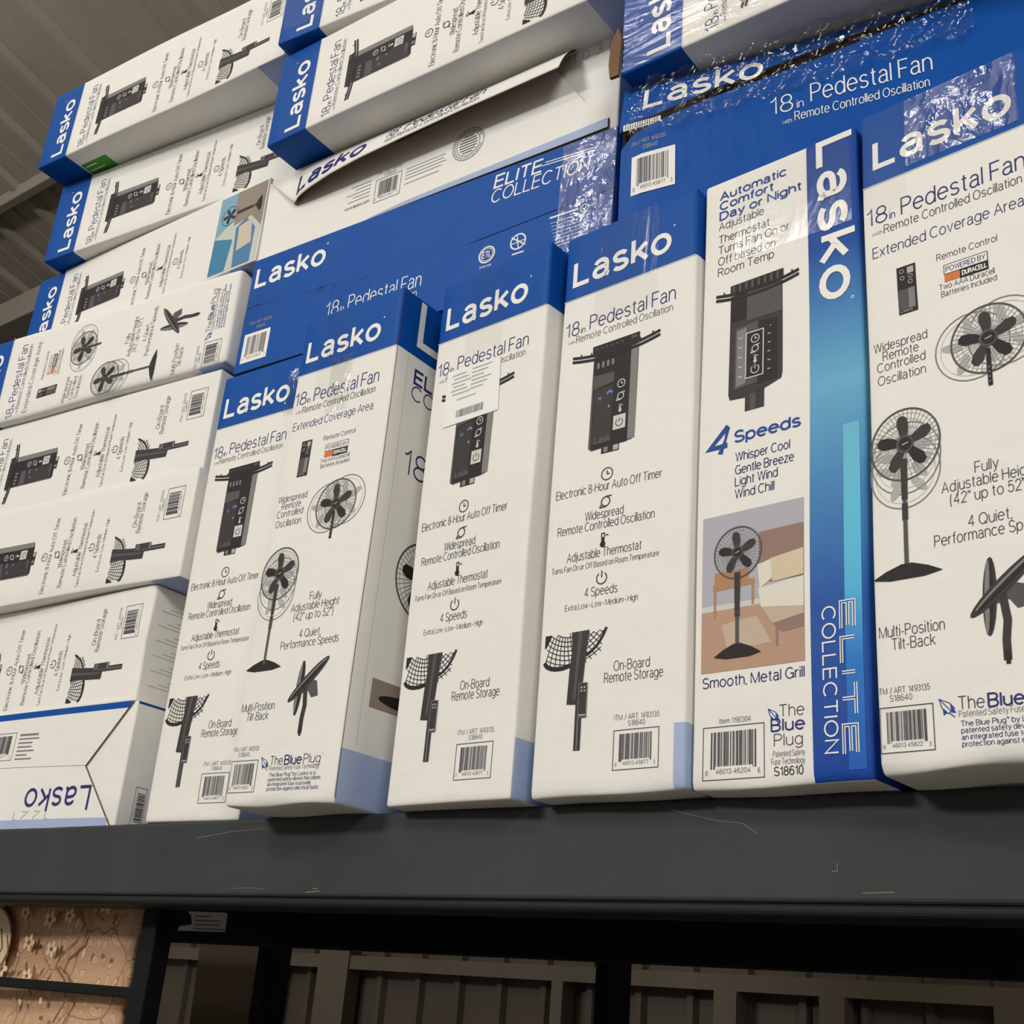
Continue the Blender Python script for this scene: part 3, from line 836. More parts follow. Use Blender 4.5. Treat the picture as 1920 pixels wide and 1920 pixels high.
CARTON_GROUP = 'white and blue fan cartons stacked on the rack'
def carton(name, label, pose, kind, lying, seed, width=W, crush=0.0, amp=.0012, extra_art=None, group=CARTON_GROUP, r=.005, wrap=False):
    loc, (yw, rx, ry) = pose
    root = thing(name, label, 'carton', loc, (rx, ry, yw), group)
    k = width/W
    d0 = make_deform(seed, amp, crush)
    def dform(V):
        V = np.asarray(V, float).copy(); V[:, 0] *= k
        V = d0(V)
        if lying: V = np.stack([H-V[:, 2], V[:, 1], V[:, 0]], 1)
        return V
    mf = {'timer': std_mat, 'lounge': std_mat, 'coverage': cover_mat, 'elite': elite_mat}[kind]
    if wrap: mf = wrap_mat
    mats = ['white_card', 'blue_card', 'lavender_card'] if kind != 'elite' else ['white_card', 'blue_card', 'stripe_gradient']
    rounded_box('body', (W, D, H), r, ([W-.017, .1611], [], [BAND, LAV, .0125]), mf, mats, dform, root, .02 if not lying else .03)
    A = Art()
    if kind == 'timer': timer_panel(A)
    elif kind == 'lounge': timer_panel(A, False, '7-Hour')
    elif kind == 'coverage': coverage_panel(A)
    else: day_night_panel(A)
    if extra_art: extra_art(A)
    A.build(root, FRONT, dform)
    return root, dform

# ------------------------------------------------------------------ structure
def structure(o):
    o['kind'] = 'structure'; return o

# roof: ribbed steel sheet falling towards the back wall
YW = 3.5; ZE = 5.50; SL = 0.149
def roof():
    V = []; F = []
    prof = []
    x = -17.0
    while x < 12:
        prof += [(x, 0), (x+.20, 0), (x+.21, -.012), (x+.22, 0), (x+.40, 0), (x+.43, -.05), (x+.49, -.05), (x+.52, 0)]
        x += .52
    ys = [YW+.05, -18.0]
    for y in ys:
        for (px, dz) in prof: V.append((px+.133*(YW-y), y, ZE+SL*(YW-y)+dz))
    n = len(prof)
    for i in range(n-1): F.append([i, i+1, n+i+1, n+i])
    return structure(link_mesh('ceiling', V, F, [0], ['roof_steel']))
roof()
# back wall: upright ribbed sheet
def back_wall():
    V = []; F = []; prof = []
    x = -15.0
    while x < 6:
        prof += [(x, 0), (x+.19, 0), (x+.205, -.03), (x+.235, -.03), (x+.25, 0)]
        x += .25
    for z in (-2.9, ZE+.05):
        for px, dy in prof: V.append((px, YW+.06+dy, z))
    n = len(prof)
    for i in range(n-1): F.append([i, i+1, n+i+1, n+i])
    return structure(link_mesh('wall_back', V, F, [0], ['wall_steel']))
back_wall()
structure(box_mesh('floor', (-16, -18, -3.0), (12, YW+.1, -2.9), 'concrete'))
structure(box_mesh('trim_1', (-15, YW-.22, ZE-.42), (6, YW+.02, ZE-.16), 'purlin_steel', bev=.01))   # eave strut
structure(box_mesh('trim_2', (-15, YW-.05, -.066), (6, YW+.03, -.002), 'wall_timber'))                # girt behind the rack
for i, (a, b) in enumerate(((-4.33, -4.20), (-3.88, -3.67), (-2.42, -2.36), (-1.62, -1.52), (-1.17, -1.07), (-.52, -.36))):
    structure(box_mesh('trim_%d' % (i+3), (a, YW-.06, -2.9), (b, YW+.03, -.066 if i != 1 else .02), 'wall_timber'))
# purlins under the roof, near the eave
structure(box_mesh('trim_9', (-15, 2.55, ZE+.02), (6, 2.63, ZE+.14), 'purlin_steel', bev=.01))

# ------------------------------------------------------------------ pallet rack
rack = thing('pallet_rack', 'dark grey steel pallet rack whose wide front beam carries the cartons', 'rack', (0, .038, 0))
def rack_box(n, lo, hi, m, bev=0.0):
    return box_mesh(n, tuple(np.array(lo)-(0, .038, 0)), tuple(np.array(hi)-(0, .038, 0)), m, rack, bev)
beam = rack_box('front_beam', (-3.4, .038, -.119), (2.2, .10, 0.0), 'rack_steel', .006)
lip = rack_box('beam_lip', (-3.4, .034, -.134), (2.2, .11, -.1195), 'rack_lip', .006)
for pts, t in (([(-.70, -.028), (-.62, -.020), (-.55, -.017), (-.53, -.019)], .0018), ([(-.585, -.012), (-.53, -.015)], .001),
               ([(.19, -.012), (.25, -.026), (.285, -.030), (.305, -.042)], .0016), ([(-.60, -.107), (-.55, -.106), (-.52, -.108)], .0013),
               ([(-.43, -.112), (-.40, -.110)], .003), ([(-.415, -.107), (-.405, -.106)], .003), ([(.43, -.108), (.465, -.107)], .0022), ([(.395, -.085), (.402, -.085), (.402, -.076)], .002)):
    q = strip(pts, t*.55); V = []; F = []
    for p in q:
        b = len(V); V += [(c[0], -.0004, c[1]) for c in p]; F.append([b, b+1, b+2, b+3])
    link_mesh('scratch_mark', V, F, [0], ['scratch'], beam)
rear = rack_box('rear_beam', (-3.4, 1.15, -.119), (2.2, 1.21, 0.0), 'rack_black', .004)
rack_box('deck', (-3.4, .10, -.03), (2.2, 1.15, -.001), 'deck_board')
rack_box('front_post', (-.905, .112, -2.9), (-.862, .150, -.02), 'rack_black', .004)
rack_box('rear_post', (-.700, 1.215, -2.9), (-.655, 1.30, -.02), 'rack_black', .004)
rack_box('rear_post', (-1.84, 1.215, -2.9), (-1.79, 1.30, -.02), 'rack_black', .004)
rack_box('lower_beam', (-3.4, .118, -.278), (-.905, .15, -.2605), 'rack_black', .003)
# capacity plate on the rear beam
A = Art()
A.poly('capacity_label', [(-2.095, -.034), (-1.925, -.0355), (-1.915, -.039), (-1.915, -.088), (-2.075, -.0885), (-2.125, -.089), (-2.118, -.076), (-2.065, -.070), (-2.075, -.045)], 'sticker_white', 2)
for i, u1 in enumerate((-1.99, -1.945, -1.94, -1.92)):
    A.line('capacity_label', [(-2.055, -.047-.0115*i), (u1, -.0475-.0115*i)], .0032, 'mid_grey_ink', 4)
A.build(rear, lambda u, v, e: (u, 1.15-.038-e, v), None)

# rug hanging behind the lower bay
def rug_material():
    m = mat('rug_pile', (150, 112, 82), 0.95, 0.3, 300)
    nt = m.node_tree; b = nt.nodes['Principled BSDF']
    tc = [n for n in nt.nodes if n.type == 'TEX_COORD'][0]
    mp = nt.nodes.new('ShaderNodeMapping'); mp.inputs['Rotation'].default_value = (rad(90), 0, 0)
    nt.links.new(tc.outputs['Object'], mp.inputs['Vector'])
    no = nt.nodes.new('ShaderNodeTexNoise'); no.inputs['Scale'].default_value = 14; no.inputs['Detail'].default_value = 2
    nt.links.new(mp.outputs['Vector'], no.inputs['Vector'])
    mxv = nt.nodes.new('ShaderNodeMixRGB'); mxv.inputs['Fac'].default_value = 0.06
    nt.links.new(mp.outputs['Vector'], mxv.inputs[1]); nt.links.new(no.outputs['Color'], mxv.inputs[2])
    vo = nt.nodes.new('ShaderNodeTexVoronoi'); vo.voronoi_dimensions = '2D'; vo.inputs['Scale'].default_value = 62
    nt.links.new(mxv.outputs['Color'], vo.inputs['Vector'])
    ve = nt.nodes.new('ShaderNodeTexVoronoi'); ve.voronoi_dimensions = '2D'; ve.feature = 'DISTANCE_TO_EDGE'; ve.inputs['Scale'].default_value = 15
    nt.links.new(mxv.outputs['Color'], ve.inputs['Vector'])
    c1 = nt.nodes.new('ShaderNodeValToRGB')
    c1.color_ramp.elements[0].color = lin(232, 200, 164); c1.color_ramp.elements[1].color = lin(206, 166, 132)
    for p, c in ((0.12, (196, 156, 122)), (0.20, (230, 196, 158)), (0.28, (170, 128, 102)), (0.34, (206, 166, 132)), (0.5, (200, 160, 126))):
        e = c1.color_ramp.elements.new(p); e.color = lin(*c)
    nt.links.new(vo.outputs['Distance'], c1.inputs['Fac'])
    c2 = nt.nodes.new('ShaderNodeValToRGB')
    c2.color_ramp.elements[0].position = 0.006; c2.color_ramp.elements[1].position = 0.02
    nt.links.new(ve.outputs['Distance'], c2.inputs['Fac'])
    mx = nt.nodes.new('ShaderNodeMixRGB')
    nt.links.new(c2.outputs['Color'], mx.inputs['Fac'])
    mx.inputs[1].default_value = lin(160, 120, 96)
    nt.links.new(c1.outputs['Color'], mx.inputs[2])
    nt.links.new(mx.outputs['Color'], b.inputs['Base Color'])
rug_material()
mat('rug_mid', (176, 136, 108), 0.95); mat('rug_pale', (236, 208, 172), 0.95); mat('rug_dark', (136, 100, 80), 0.95)
def rug():
    V = []; F = []
    xs = np.linspace(-2.6, -1.09, 31); zs = np.linspace(-1.6, -.05, 16)
    for yy in (0, .012):
        for z in zs:
            for x in xs: V.append((x+2.0, yy+.012*math.sin(x*7)+.006*math.sin(z*5), z+.05))
    n = len(xs); m_ = len(zs); o = n*m_
    for j in range(m_-1):
        for i in range(n-1):
            a = j*n+i
            F.append([a, a+1, a+n+1, a+n]); F.append([o+a, o+a+n, o+a+n+1, o+a+1])
    for i in range(n-1):
        F.append([i, o+i, o+i+1, i+1]); a = (m_-1)*n+i; F.append([a, a+1, o+a+1, o+a])
    for j in range(m_-1):
        F.append([j*n, (j+1)*n, o+(j+1)*n, o+j*n]); a = j*n+n-1; F.append([a, o+a, o+a+n, a+n])
    o_ = link_mesh('hanging_rug', V, F, [0], ['rug_pile'], None, True)
    o_.location = Vector((-1.88, .17, -.05))*SC
    o_['label'] = 'tan and brown patterned rug hanging behind the black lower beam'; o_['category'] = 'rug'
rug()
A = Art()
A.poly('medallion', arc(-1.64, -.20, .15, .085, 0, 360, 28)[:-1], 'rug_pale', 3)
A.ring('medallion', -1.64, -.20, .15, .005, 'rug_dark', 5, 30, .085)
for k_ in range(5):
    A.line('medallion', [(-1.62+.028*k_, -.135-.012*k_), (-1.60+.028*k_, -.17-.012*k_), (-1.615+.028*k_, -.20-.012*k_)], .003, 'rug_dark', 6)
A.line('woven_border', [(-1.44, -.10), (-1.34, -.108), (-1.262, -.128), (-1.232, -.160), (-1.245, -.19), (-1.29, -.215), (-1.30, -.235), (-1.262, -.255), (-1.24, -.29), (-1.27, -.33)], .006, 'rug_dark', 3)
A.line('woven_border', [(-1.13, -.10), (-1.19, -.115), (-1.20, -.14), (-1.17, -.152)], .004, 'rug_dark', 3)
for cu, cv, rr_ in ((-1.36, -.152, .017), (-1.29, -.145, .014), (-1.42, -.195, .016), (-1.33, -.205, .015), (-1.46, -.14, .013), (-1.50, -.245, .016), (-1.17, -.125, .016), (-1.40, -.255, .014)):
    for a_ in range(0, 360, 72): A.ell('flower_pattern', cu+rr_*.8*math.cos(rad(a_)), cv+rr_*.5*math.sin(rad(a_)), rr_*.55, rr_*.34, 'rug_pale', 4, a_, 10)
    A.ell('flower_pattern', cu, cv, rr_*.4, rr_*.28, 'rug_dark', 5, 0, 10)
rq = random.Random(8)
for k_ in range(26):
    cu, cv = rq.uniform(-1.62, -1.12), rq.uniform(-.33, -.09)
    A.ell('leaf_pattern', cu, cv, rq.uniform(.006, .013), rq.uniform(.003, .006), rq.choice(('rug_dark', 'rug_pale', 'rug_mid')), 3, rq.uniform(0, 180), 8)
A.build(bpy.data.objects['hanging_rug'], lambda u, v, e: (u+2.0, -.014+.012*math.sin((u)*7)+.006*math.sin(v*5)-e*2, v+.05), None)
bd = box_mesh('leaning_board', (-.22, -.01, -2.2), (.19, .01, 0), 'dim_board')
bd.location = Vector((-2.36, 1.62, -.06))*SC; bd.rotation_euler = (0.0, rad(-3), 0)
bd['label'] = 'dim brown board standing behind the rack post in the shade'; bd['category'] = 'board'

# ------------------------------------------------------------------ lying cartons, left stack
def lav_end_text(root, dform, lines=22):
    A = Art()
    for i in range(lines):
        A.line('end_text', [(.035+.0075*i, .020+.022*((i*5) % 4)), (.035+.0075*i, .30+.1*((i*7) % 3))], .0014, 'light_grey_ink')
    A.build(root, lambda u, v, e: (u, v, -e), dform)

P2 = lambda x, y, z, yw, rx=0., ry=0.: ((x, y, z), (yw, rx, ry))
r_, d_ = carton('fan_carton', 'white carton lying second from the shelf in the left stack, right end crushed open', P2(-1.885, .061, .2400, .036, 0, -.004), 'timer', True, 12, crush=.004)
lav_end_text(r_, d_)
r_, d_ = carton('fan_carton', 'white carton lying third from the shelf in the left stack', P2(-1.806, .018, .4785, .075, 0, 0), 'timer', True, 13)
r_, d_ = carton('fan_carton', 'white carton lying in the left stack just under the one picturing round fans', P2(-1.823, .02, .7135, .096, 0, -.003), 'timer', True, 14)
r_, d_ = carton('fan_carton', 'white lying carton picturing two round fans, fifth up in the left stack', P2(-1.800, -.002, .9510, .108, 0, -.004), 'coverage', True, 15, amp=.003, r=.012)
r_, d_ = carton('fan_carton', 'lying carton with a blue seaside lounge picture at its right end', P2(-1.767, .072, 1.190, .020, 0, .002), 'lounge', True, 16, width=.221)
r_, d_ = carton('fan_carton', 'lying carton directly under the topmost one of the left stack', P2(-1.684, .024, 1.4135, .111, 0, 0), 'timer', True, 17, amp=.002)
r_, d_ = carton('fan_carton', 'topmost lying carton of the left stack, green sticker on its underside', P2(-1.690, -.051, 1.655, .070, 0, .006), 'timer', True, 18)
A = Art()
A.rect('green_sticker', .045, .650, .088, .742, 'green_card', 3)
for i, w in enumerate((.04, .055)): A.line('green_sticker', [(.056+.016*i, .735), (.056+.016*i, .735-w)], .003, 'white_ink', 5)
A.text('side_lettering', 'and Remote', .10, .24, .018, .19, 'pale_text_ink', .09)
A.text('side_lettering', 'Control', .12, .20, .018, .19, 'pale_text_ink', .09)
A.build(r_, lambda u, v, e: (-e, u, v), d_)

# ------------------------------------------------------------------ lying cartons, middle and right
r_, d_ = carton('fan_carton', 'white lying carton on the opened white carton, middle stack, wide grey underside showing', P2(-.775, -.033, 1.346, .030, 0, .006), 'timer', True, 21)
r_, d_ = carton('fan_carton', 'topmost carton of the middle stack, mostly cut off above', P2(-.765, -.061, 1.588, .121, .002, -.004), 'timer', True, 22)
A = Art(); tape(A, 'tape_strip', .03, .74, .20, .85, 'smooth_tape'); A.build(r_, FRONT, d_)
r_, d_ = carton('fan_carton', 'film-wrapped lying carton at the upper right on the gaping blue carton', P2(.074, .0, 1.1510, .008, .002, -.006), 'timer', True, 23)
A = Art(); tape(A, 'film_wrap', .004, .60, .232, .856, 'stretch_film'); A.build(r_, FRONT, d_)
V = [(-.016, -.006, -.002), (.001, -.007, -.004), (.003, -.006, .07), (-.005, -.004, .10), (-.018, -.004, .075), (-.022, -.002, .03)]
link_mesh('torn_flap', [tuple(v) for v in V]+[(v[0], v[1]+.006, v[2]) for v in V], [[0, 1, 2, 3, 4, 5], [11, 10, 9, 8, 7, 6]]+[[i, i+6, (i+1) % 6+6, (i+1) % 6] for i in range(6)], [0], ['torn_board'], r_)

# ------------------------------------------------------------------ cartons lying end-on
def flap_slab(name, pts, t, m_front, parent, dform, edge='torn_board', bulge=None, y0=0.0):
    """A board flap: outline in the end panel's (u, v), thickness t, lying on the end panel."""
    bm = bmesh.new()
    vs = [bm.verts.new((p[0], -y0-t, p[1])) for p in pts]
    f = bm.faces.new(vs)
    if f.normal.y > 0: f.normal_flip()
    bmesh.ops.triangulate(bm, faces=[f])
    for _ in range(5):
        long = [e for e in bm.edges if e.calc_length() > .05]
        if not long: break
        bmesh.ops.subdivide_edges(bm, edges=long, cuts=1)
        bmesh.ops.triangulate(bm, faces=bm.faces)
    if bulge is not None:
        for v in bm.verts: v.co.y -= bulge(v.co.x, v.co.z)
    bm.normal_update()
    V = [tuple(v.co) for v in bm.verts]; bm.verts.index_update()
    F = [[v.index for v in f_.verts] for f_ in bm.faces]
    be = [(e.verts[0].index, e.verts[1].index) for e in bm.edges if len(e.link_faces) == 1]
    n = len(V); V += [(x, y+t*.9, z) for x, y, z in V]
    F2 = [f_ for f_ in F]; MI = [0]*len(F)
    F2 += [[i+n for i in f_[::-1]] for f_ in F]; MI += [1]*len(F)
    for a, b in be: F2.append([a, b, b+n, a+n]); MI.append(1)
    bm.free()
    if dform is not None: V = dform(np.array(V))
    return link_mesh(name, V, F2, MI, [m_front, edge], parent)

def end_carton(name, label, pose, h, m_body, seed, group=CARTON_GROUP):
    loc, (yw, rx, ry) = pose
    root = thing(name, label, 'carton', loc, (rx, ry, yw), group)
    dform = make_deform(seed, .0016)
    rounded_box('body', (D, H, h), .005, ([], [], []), lambda c, a, s: m_body, [m_body], dform, root, .04)
    return root, dform

# bottom carton of the left stack: underside towards the aisle, printing upside down
r_, d_ = end_carton('fan_carton', 'white carton flat on the shelf at lower left, its print upside down', P2(-1.84, .039, .001, .039, 0, 0), W, 'white_card', 31)
fl = flap_slab('upper_flap', [(.002, .233), (.848, .2325), (.7424, .1169), (.45, .1235), (.002, .126)], .004, 'white_card', r_, d_)
A = Art()
A.poly('blue_edge', [(.004, .2330), (.847, .2325), (.838, .2205), (.004, .2195)], 'blue_card', 1)
barcode(A, .40, .138, .497, .193, 3, part='barcode')
for i, u1 in enumerate((.570, .575, .555, .555, .565, .545, .563)):
    A.line('printed_text', [(.509, .187-.008*i), (u1, .186-.008*i)], .0028 if i else .0042, 'pale_text_ink', 1)
A.build(fl, lambda u, v, e: (u, -.004-e, v), d_)
fl = flap_slab('lower_flap', [(.002, .125), (.45, .1225), (.7415, .1160), (.8485, .0020), (.002, .002)], .0045, 'white_card', r_, d_)
A = Art()
A.poly('lavender_edge', [(.004, .003), (.842, .003), (.836, .0185), (.004, .0185)], 'lavender_card', 1)
A.text('logo', 'Lasko', .7727, .0760, .0430, .7727+.195, 'navy_ink', .14, rot=180, track=.2)
A.text('printed_text', '1 2 2 1', .66, .0340, .018, .66+.11, 'light_grey_ink', .1, rot=180)
A.build(fl, lambda u, v, e: (u, -.0045-e, v), d_)
A = Art()
barcode(A, .008, .032, .079, .058, 4, part='barcode')
for p_, L_ in list(A.parts.items()):
    A.parts[p_] = [([(q[1], q[0]) for q in poly], m_, l_) for poly, m_, l_ in L_]
A.rect('blue_edge', .002, W-.006, .30, W-.0015, 'blue_card', 1)
A.build(r_, RIGHT(D), d_)

# middle: closed blue carton under clear film
C1H = .27
r_, d_ = end_carton('fan_carton', 'blue end-on carton with a white collection name, mid stack behind the upright cartons', P2(-.833, .037, .8615, .053, -.004, -.002), C1H, 'blue_card', 33)
seam = [(.003, .150), (.03, .1536), (.15, .136), (.337, .1221), (.585, .1277), (.847, .1417), (.855, .142)]
up = flap_slab('upper_flap', [(.003, C1H-.003), (.003, .1515)]+[(u, v+.001) for u, v in seam[1:]]+[(.855, C1H-.003)], .004, 'blue_card', r_, d_)
lo = flap_slab('lower_flap', [(.003, .003), (.855, .003)]+[(u, v-.0015) for u, v in seam[::-1]], .0045, 'blue_card', r_, d_)
A = Art()
A.text('logo', 'Lasko', .0190, .2010, .0420, .2040, 'white_ink', .2, track=.2)
A.ring('logo', .2090, .2440, .002, .001, 'white_ink', 1, 8)
A.text('printed_text', 'ELITE', .6060, .2305, .0250, .7040, 'white_ink', .16, serif=True, slant=.12)
A.text('printed_text', 'COLLECTION', .6020, .1990, .0260, .8010, 'white_ink', .1, serif=True, slant=.12)
A.line('printed_text', [(.712, .2460), (.812, .2400)], .0018, 'white_ink'); A.line('printed_text', [(.706, .2410), (.808, .2350)], .0018, 'white_ink')
A.build(up, lambda u, v, e: (u, -.004-e, v), d_)
A = Art()
A.ring('printed_text', .6060, .0900, .0160, .0028, 'white_ink', 1); A.ring('printed_text', .6060, .0900, .0125, .0012, 'white_ink', 1)
A.text('printed_text', 'ETL', .5975, .0845, .0120, .6150, 'white_ink', .14)
A.text('printed_text', 'Intertek', .5940, .0640, .0050, .6180, 'white_ink', .14)
A.ring('printed_text', .6704, .0960, .0150, .0028, 'white_ink', 1); A.line('printed_text', [(.656, .108), (.686, .085)], .0025, 'white_ink'); A.line('printed_text', [(.655, .0935), (.686, .0965)], .0018, 'white_ink'); A.line('printed_text', [(.6675, .110), (.6720, .082)], .002, 'white_ink')
A.line('printed_text', [(.6600, .0720), (.6840, .0720)], .0030, 'white_ink')
A.line('printed_text', [(.7318, .1225), (.7880, .1225)], .0034, 'white_ink')
A.ring('printed_text', .8005, .1200, .0075, .0014, 'white_ink', 1); A.line('printed_text', [(.797, .121), (.800, .1165), (.805, .1245)], .0014, 'white_ink')
for i in range(8): A.line('printed_text', [(.7340+.002*i, .1105-.0072*i), (.8050-.004*(i % 3), .1105-.0072*i)], .0016, 'lavender_card')
A.text('printed_text', '18', .2330, .0690, .0300, .2650, 'white_ink', .075); A.text('printed_text', 'in', .271, .0690, .0140, .279, 'white_ink', .09)
A.text('printed_text', 'Pedestal Fan', .2900, .0700, .0300, .4630, 'white_ink', .075)
A.text('printed_text', 'with Remote Controlled Oscillation', .2420, .0500, .0150, .4560, 'white_ink', .08)
A.text('printed_text', 'ITM. / ART. 1493135', .0240, .1085, .0070, .0840, 'light_grey_ink', .09); A.text('printed_text', 'S18640', .0430, .0965, .0070, .068, 'light_grey_ink', .09)
barcode(A, .0150, .0220, .0860, .0880, 9, part='barcode', back='white_ink', framed=False)
A.build(lo, lambda u, v, e: (u, -.0045-e, v), d_)
A = Art(); tape(A, 'tape_strip', .750, .010, .856, .262, 'crinkled_tape')
A.build(r_, lambda u, v, e: (u, -.0065-e, v), d_)
A = Art(); tape(A, 'tape_strip', .004, .10, .10, .18, 'smooth_tape')
A.build(r_, lambda u, v, e: (u, -.0065-e, v), d_)

# middle: opened white carton with a lifting flap
C2H = .205
r_, d_ = end_carton('fan_carton', 'opened white end-on carton with a lifted curling flap and torn corner, middle stack', P2(-.842, .050, 1.1335, .045, 0, -.006), C2H, 'white_card', 34)
fl = flap_slab('lower_flap', [(.002, .003), (.8396, .003), (.8396, .0237), (.795, .072), (.7631, .1110), (.742, .131), (.7246, .1651), (.716, .182), (.7082, .2010), (.50, .2005), (.36, .2000), (.2611, .1950), (.0960, .1230), (.002, .2000)], .005, 'white_card', r_, d_)
A = Art()
A.poly('lavender_edge', [(.30, .004), (.838, .004), (.838, .022), (.40, .012)], 'lavender_card', 1)
A.poly('blue_edge', [(.27, .1960), (.36, .1995), (.50, .2000), (.7075, .2005), (.7130, .1800), (.50, .174), (.36, .166), (.29, .176)], 'blue_card', 1)
barcode(A, .3150, .0360, .3785, .0890, 15)
A.text('printed_text', 'ITM. / ART. 1493135', .3180, .1010, .0058, .3760, 'text_ink', .09); A.text('printed_text', 'S18640', .335, .0930, .0058, .362, 'text_ink', .09)
for i, (a, b) in enumerate(((.250, .302), (.262, .302), (.240, .302), (.258, .302), (.246, .302))): A.line('printed_text', [(a, .0945-.0085*i), (b, .0945-.0085*i)], .0015, 'pale_text_ink')
A.text('printed_text', 'www.lasko.com', .2400, .0440, .0075, .303, 'text_ink', .12)
for i in range(5): A.line('printed_text', [(.3880, .0875-.0078*i-(.004 if i > 3 else 0)), ((.482, .480, .486, .476, .470)[i], .0875-.0078*i-(.004 if i > 3 else 0))], .0015, 'pale_text_ink')
A.ring('seal_print', .5345, .0890, .0360, .0012, 'text_ink', 1, 32); A.ring('seal_print', .5345, .0890, .0265, .0012, 'text_ink', 1, 28)
for i in range(40):
    a = rad(20+i*8.2); A.line('seal_print', [(.5345+.0295*math.cos(a), .089+.0295*math.sin(a)), (.5345+.0335*math.cos(a+.05), .089+.0335*math.sin(a+.05))], .0014, 'text_ink')
for i in range(7):
    w = .021*math.sqrt(max(.1, 1-((i-3)/3.6)**2)); A.line('seal_print', [(.5345-w, .107-.0062*i), (.5345+w, .107-.0062*i)], .0022, 'text_ink')
A.build(fl, lambda u, v, e: (u, -.005-e, v), d_)
A = Art()
A.text('printed_text', '1 0 3 5', .755, .178, .020, .845, 'light_grey_ink', .09)
A.build(r_, FRONT, d_)
# the lifted flap: hinged at the top edge, bellied outwards between two holding points
FLAP = .094
def flap_open(u): return float(np.interp(u, [.012, .095, .118, .15, .22, .30, .42, .55, .78], [.002, .006, .018, .026, .036, .042, .046, .049, .050]))
def flap_point(u, t):            # t: 0 at the hinge, 1 at the free rim
    o_ = flap_open(u); L = FLAP if u > .095 else .012+(FLAP-.012)*(u-.012)/.083
    dz = math.sqrt(max(L*L-o_*o_, 1e-6))
    return (u, -.006-o_*(t+.35*t*(1-t)), C2H-.001-dz*(t-.25*t*(1-t)))
def lifted(parent, dform):
    us = np.concatenate([np.linspace(.012, .095, 6), np.linspace(.118, .765, 32)])
    nv = 8; V = []; F = []
    for u in us:
        for j in range(nv+1): V.append(flap_point(u, j/nv))
    n = len(us)
    for i in range(n-1):
        for j in range(nv):
            a = i*(nv+1)+j; F.append([a, a+nv+1, a+nv+2, a+1])
    N = len(V); V += [(x, y+.003, z) for x, y, z in V]; Fb = [[k+N for k in f[::-1]] for f in F]
    rim = []
    for i in range(n-1):
        a = i*(nv+1)+nv; rim.append([a, a+nv+1, a+nv+1+N, a+N])
    F2 = F+Fb+rim; MI = [0]*len(F)+[1]*(len(Fb)+len(rim))
    o = link_mesh('lifted_flap', dform(np.array(V)), F2, MI, ['white_card', 'torn_board'], parent, True)
    return o
lf = lifted(r_, d_)
A = Art()
A.text('logo', 'Lasko', .1050, .018, .042, .3000, 'navy_ink', .2, track=.2)
A.text('printed_text', '18', .350, .030, .032, .382, 'navy_ink', .09); A.text('printed_text', 'Pedestal Fan', .402, .030, .032, .590, 'navy_ink', .09)
A.text('printed_text', 'with Remote Controlled Oscillation', .360, .012, .013, .585, 'text_ink', .09)
def fold_map(u, v, e):           # v: height above the free rim
    p = flap_point(u, 1-v/FLAP); return (p[0], p[1]-e*2.5, p[2]-e*1.5)
A.build(lf, fold_map, d_)

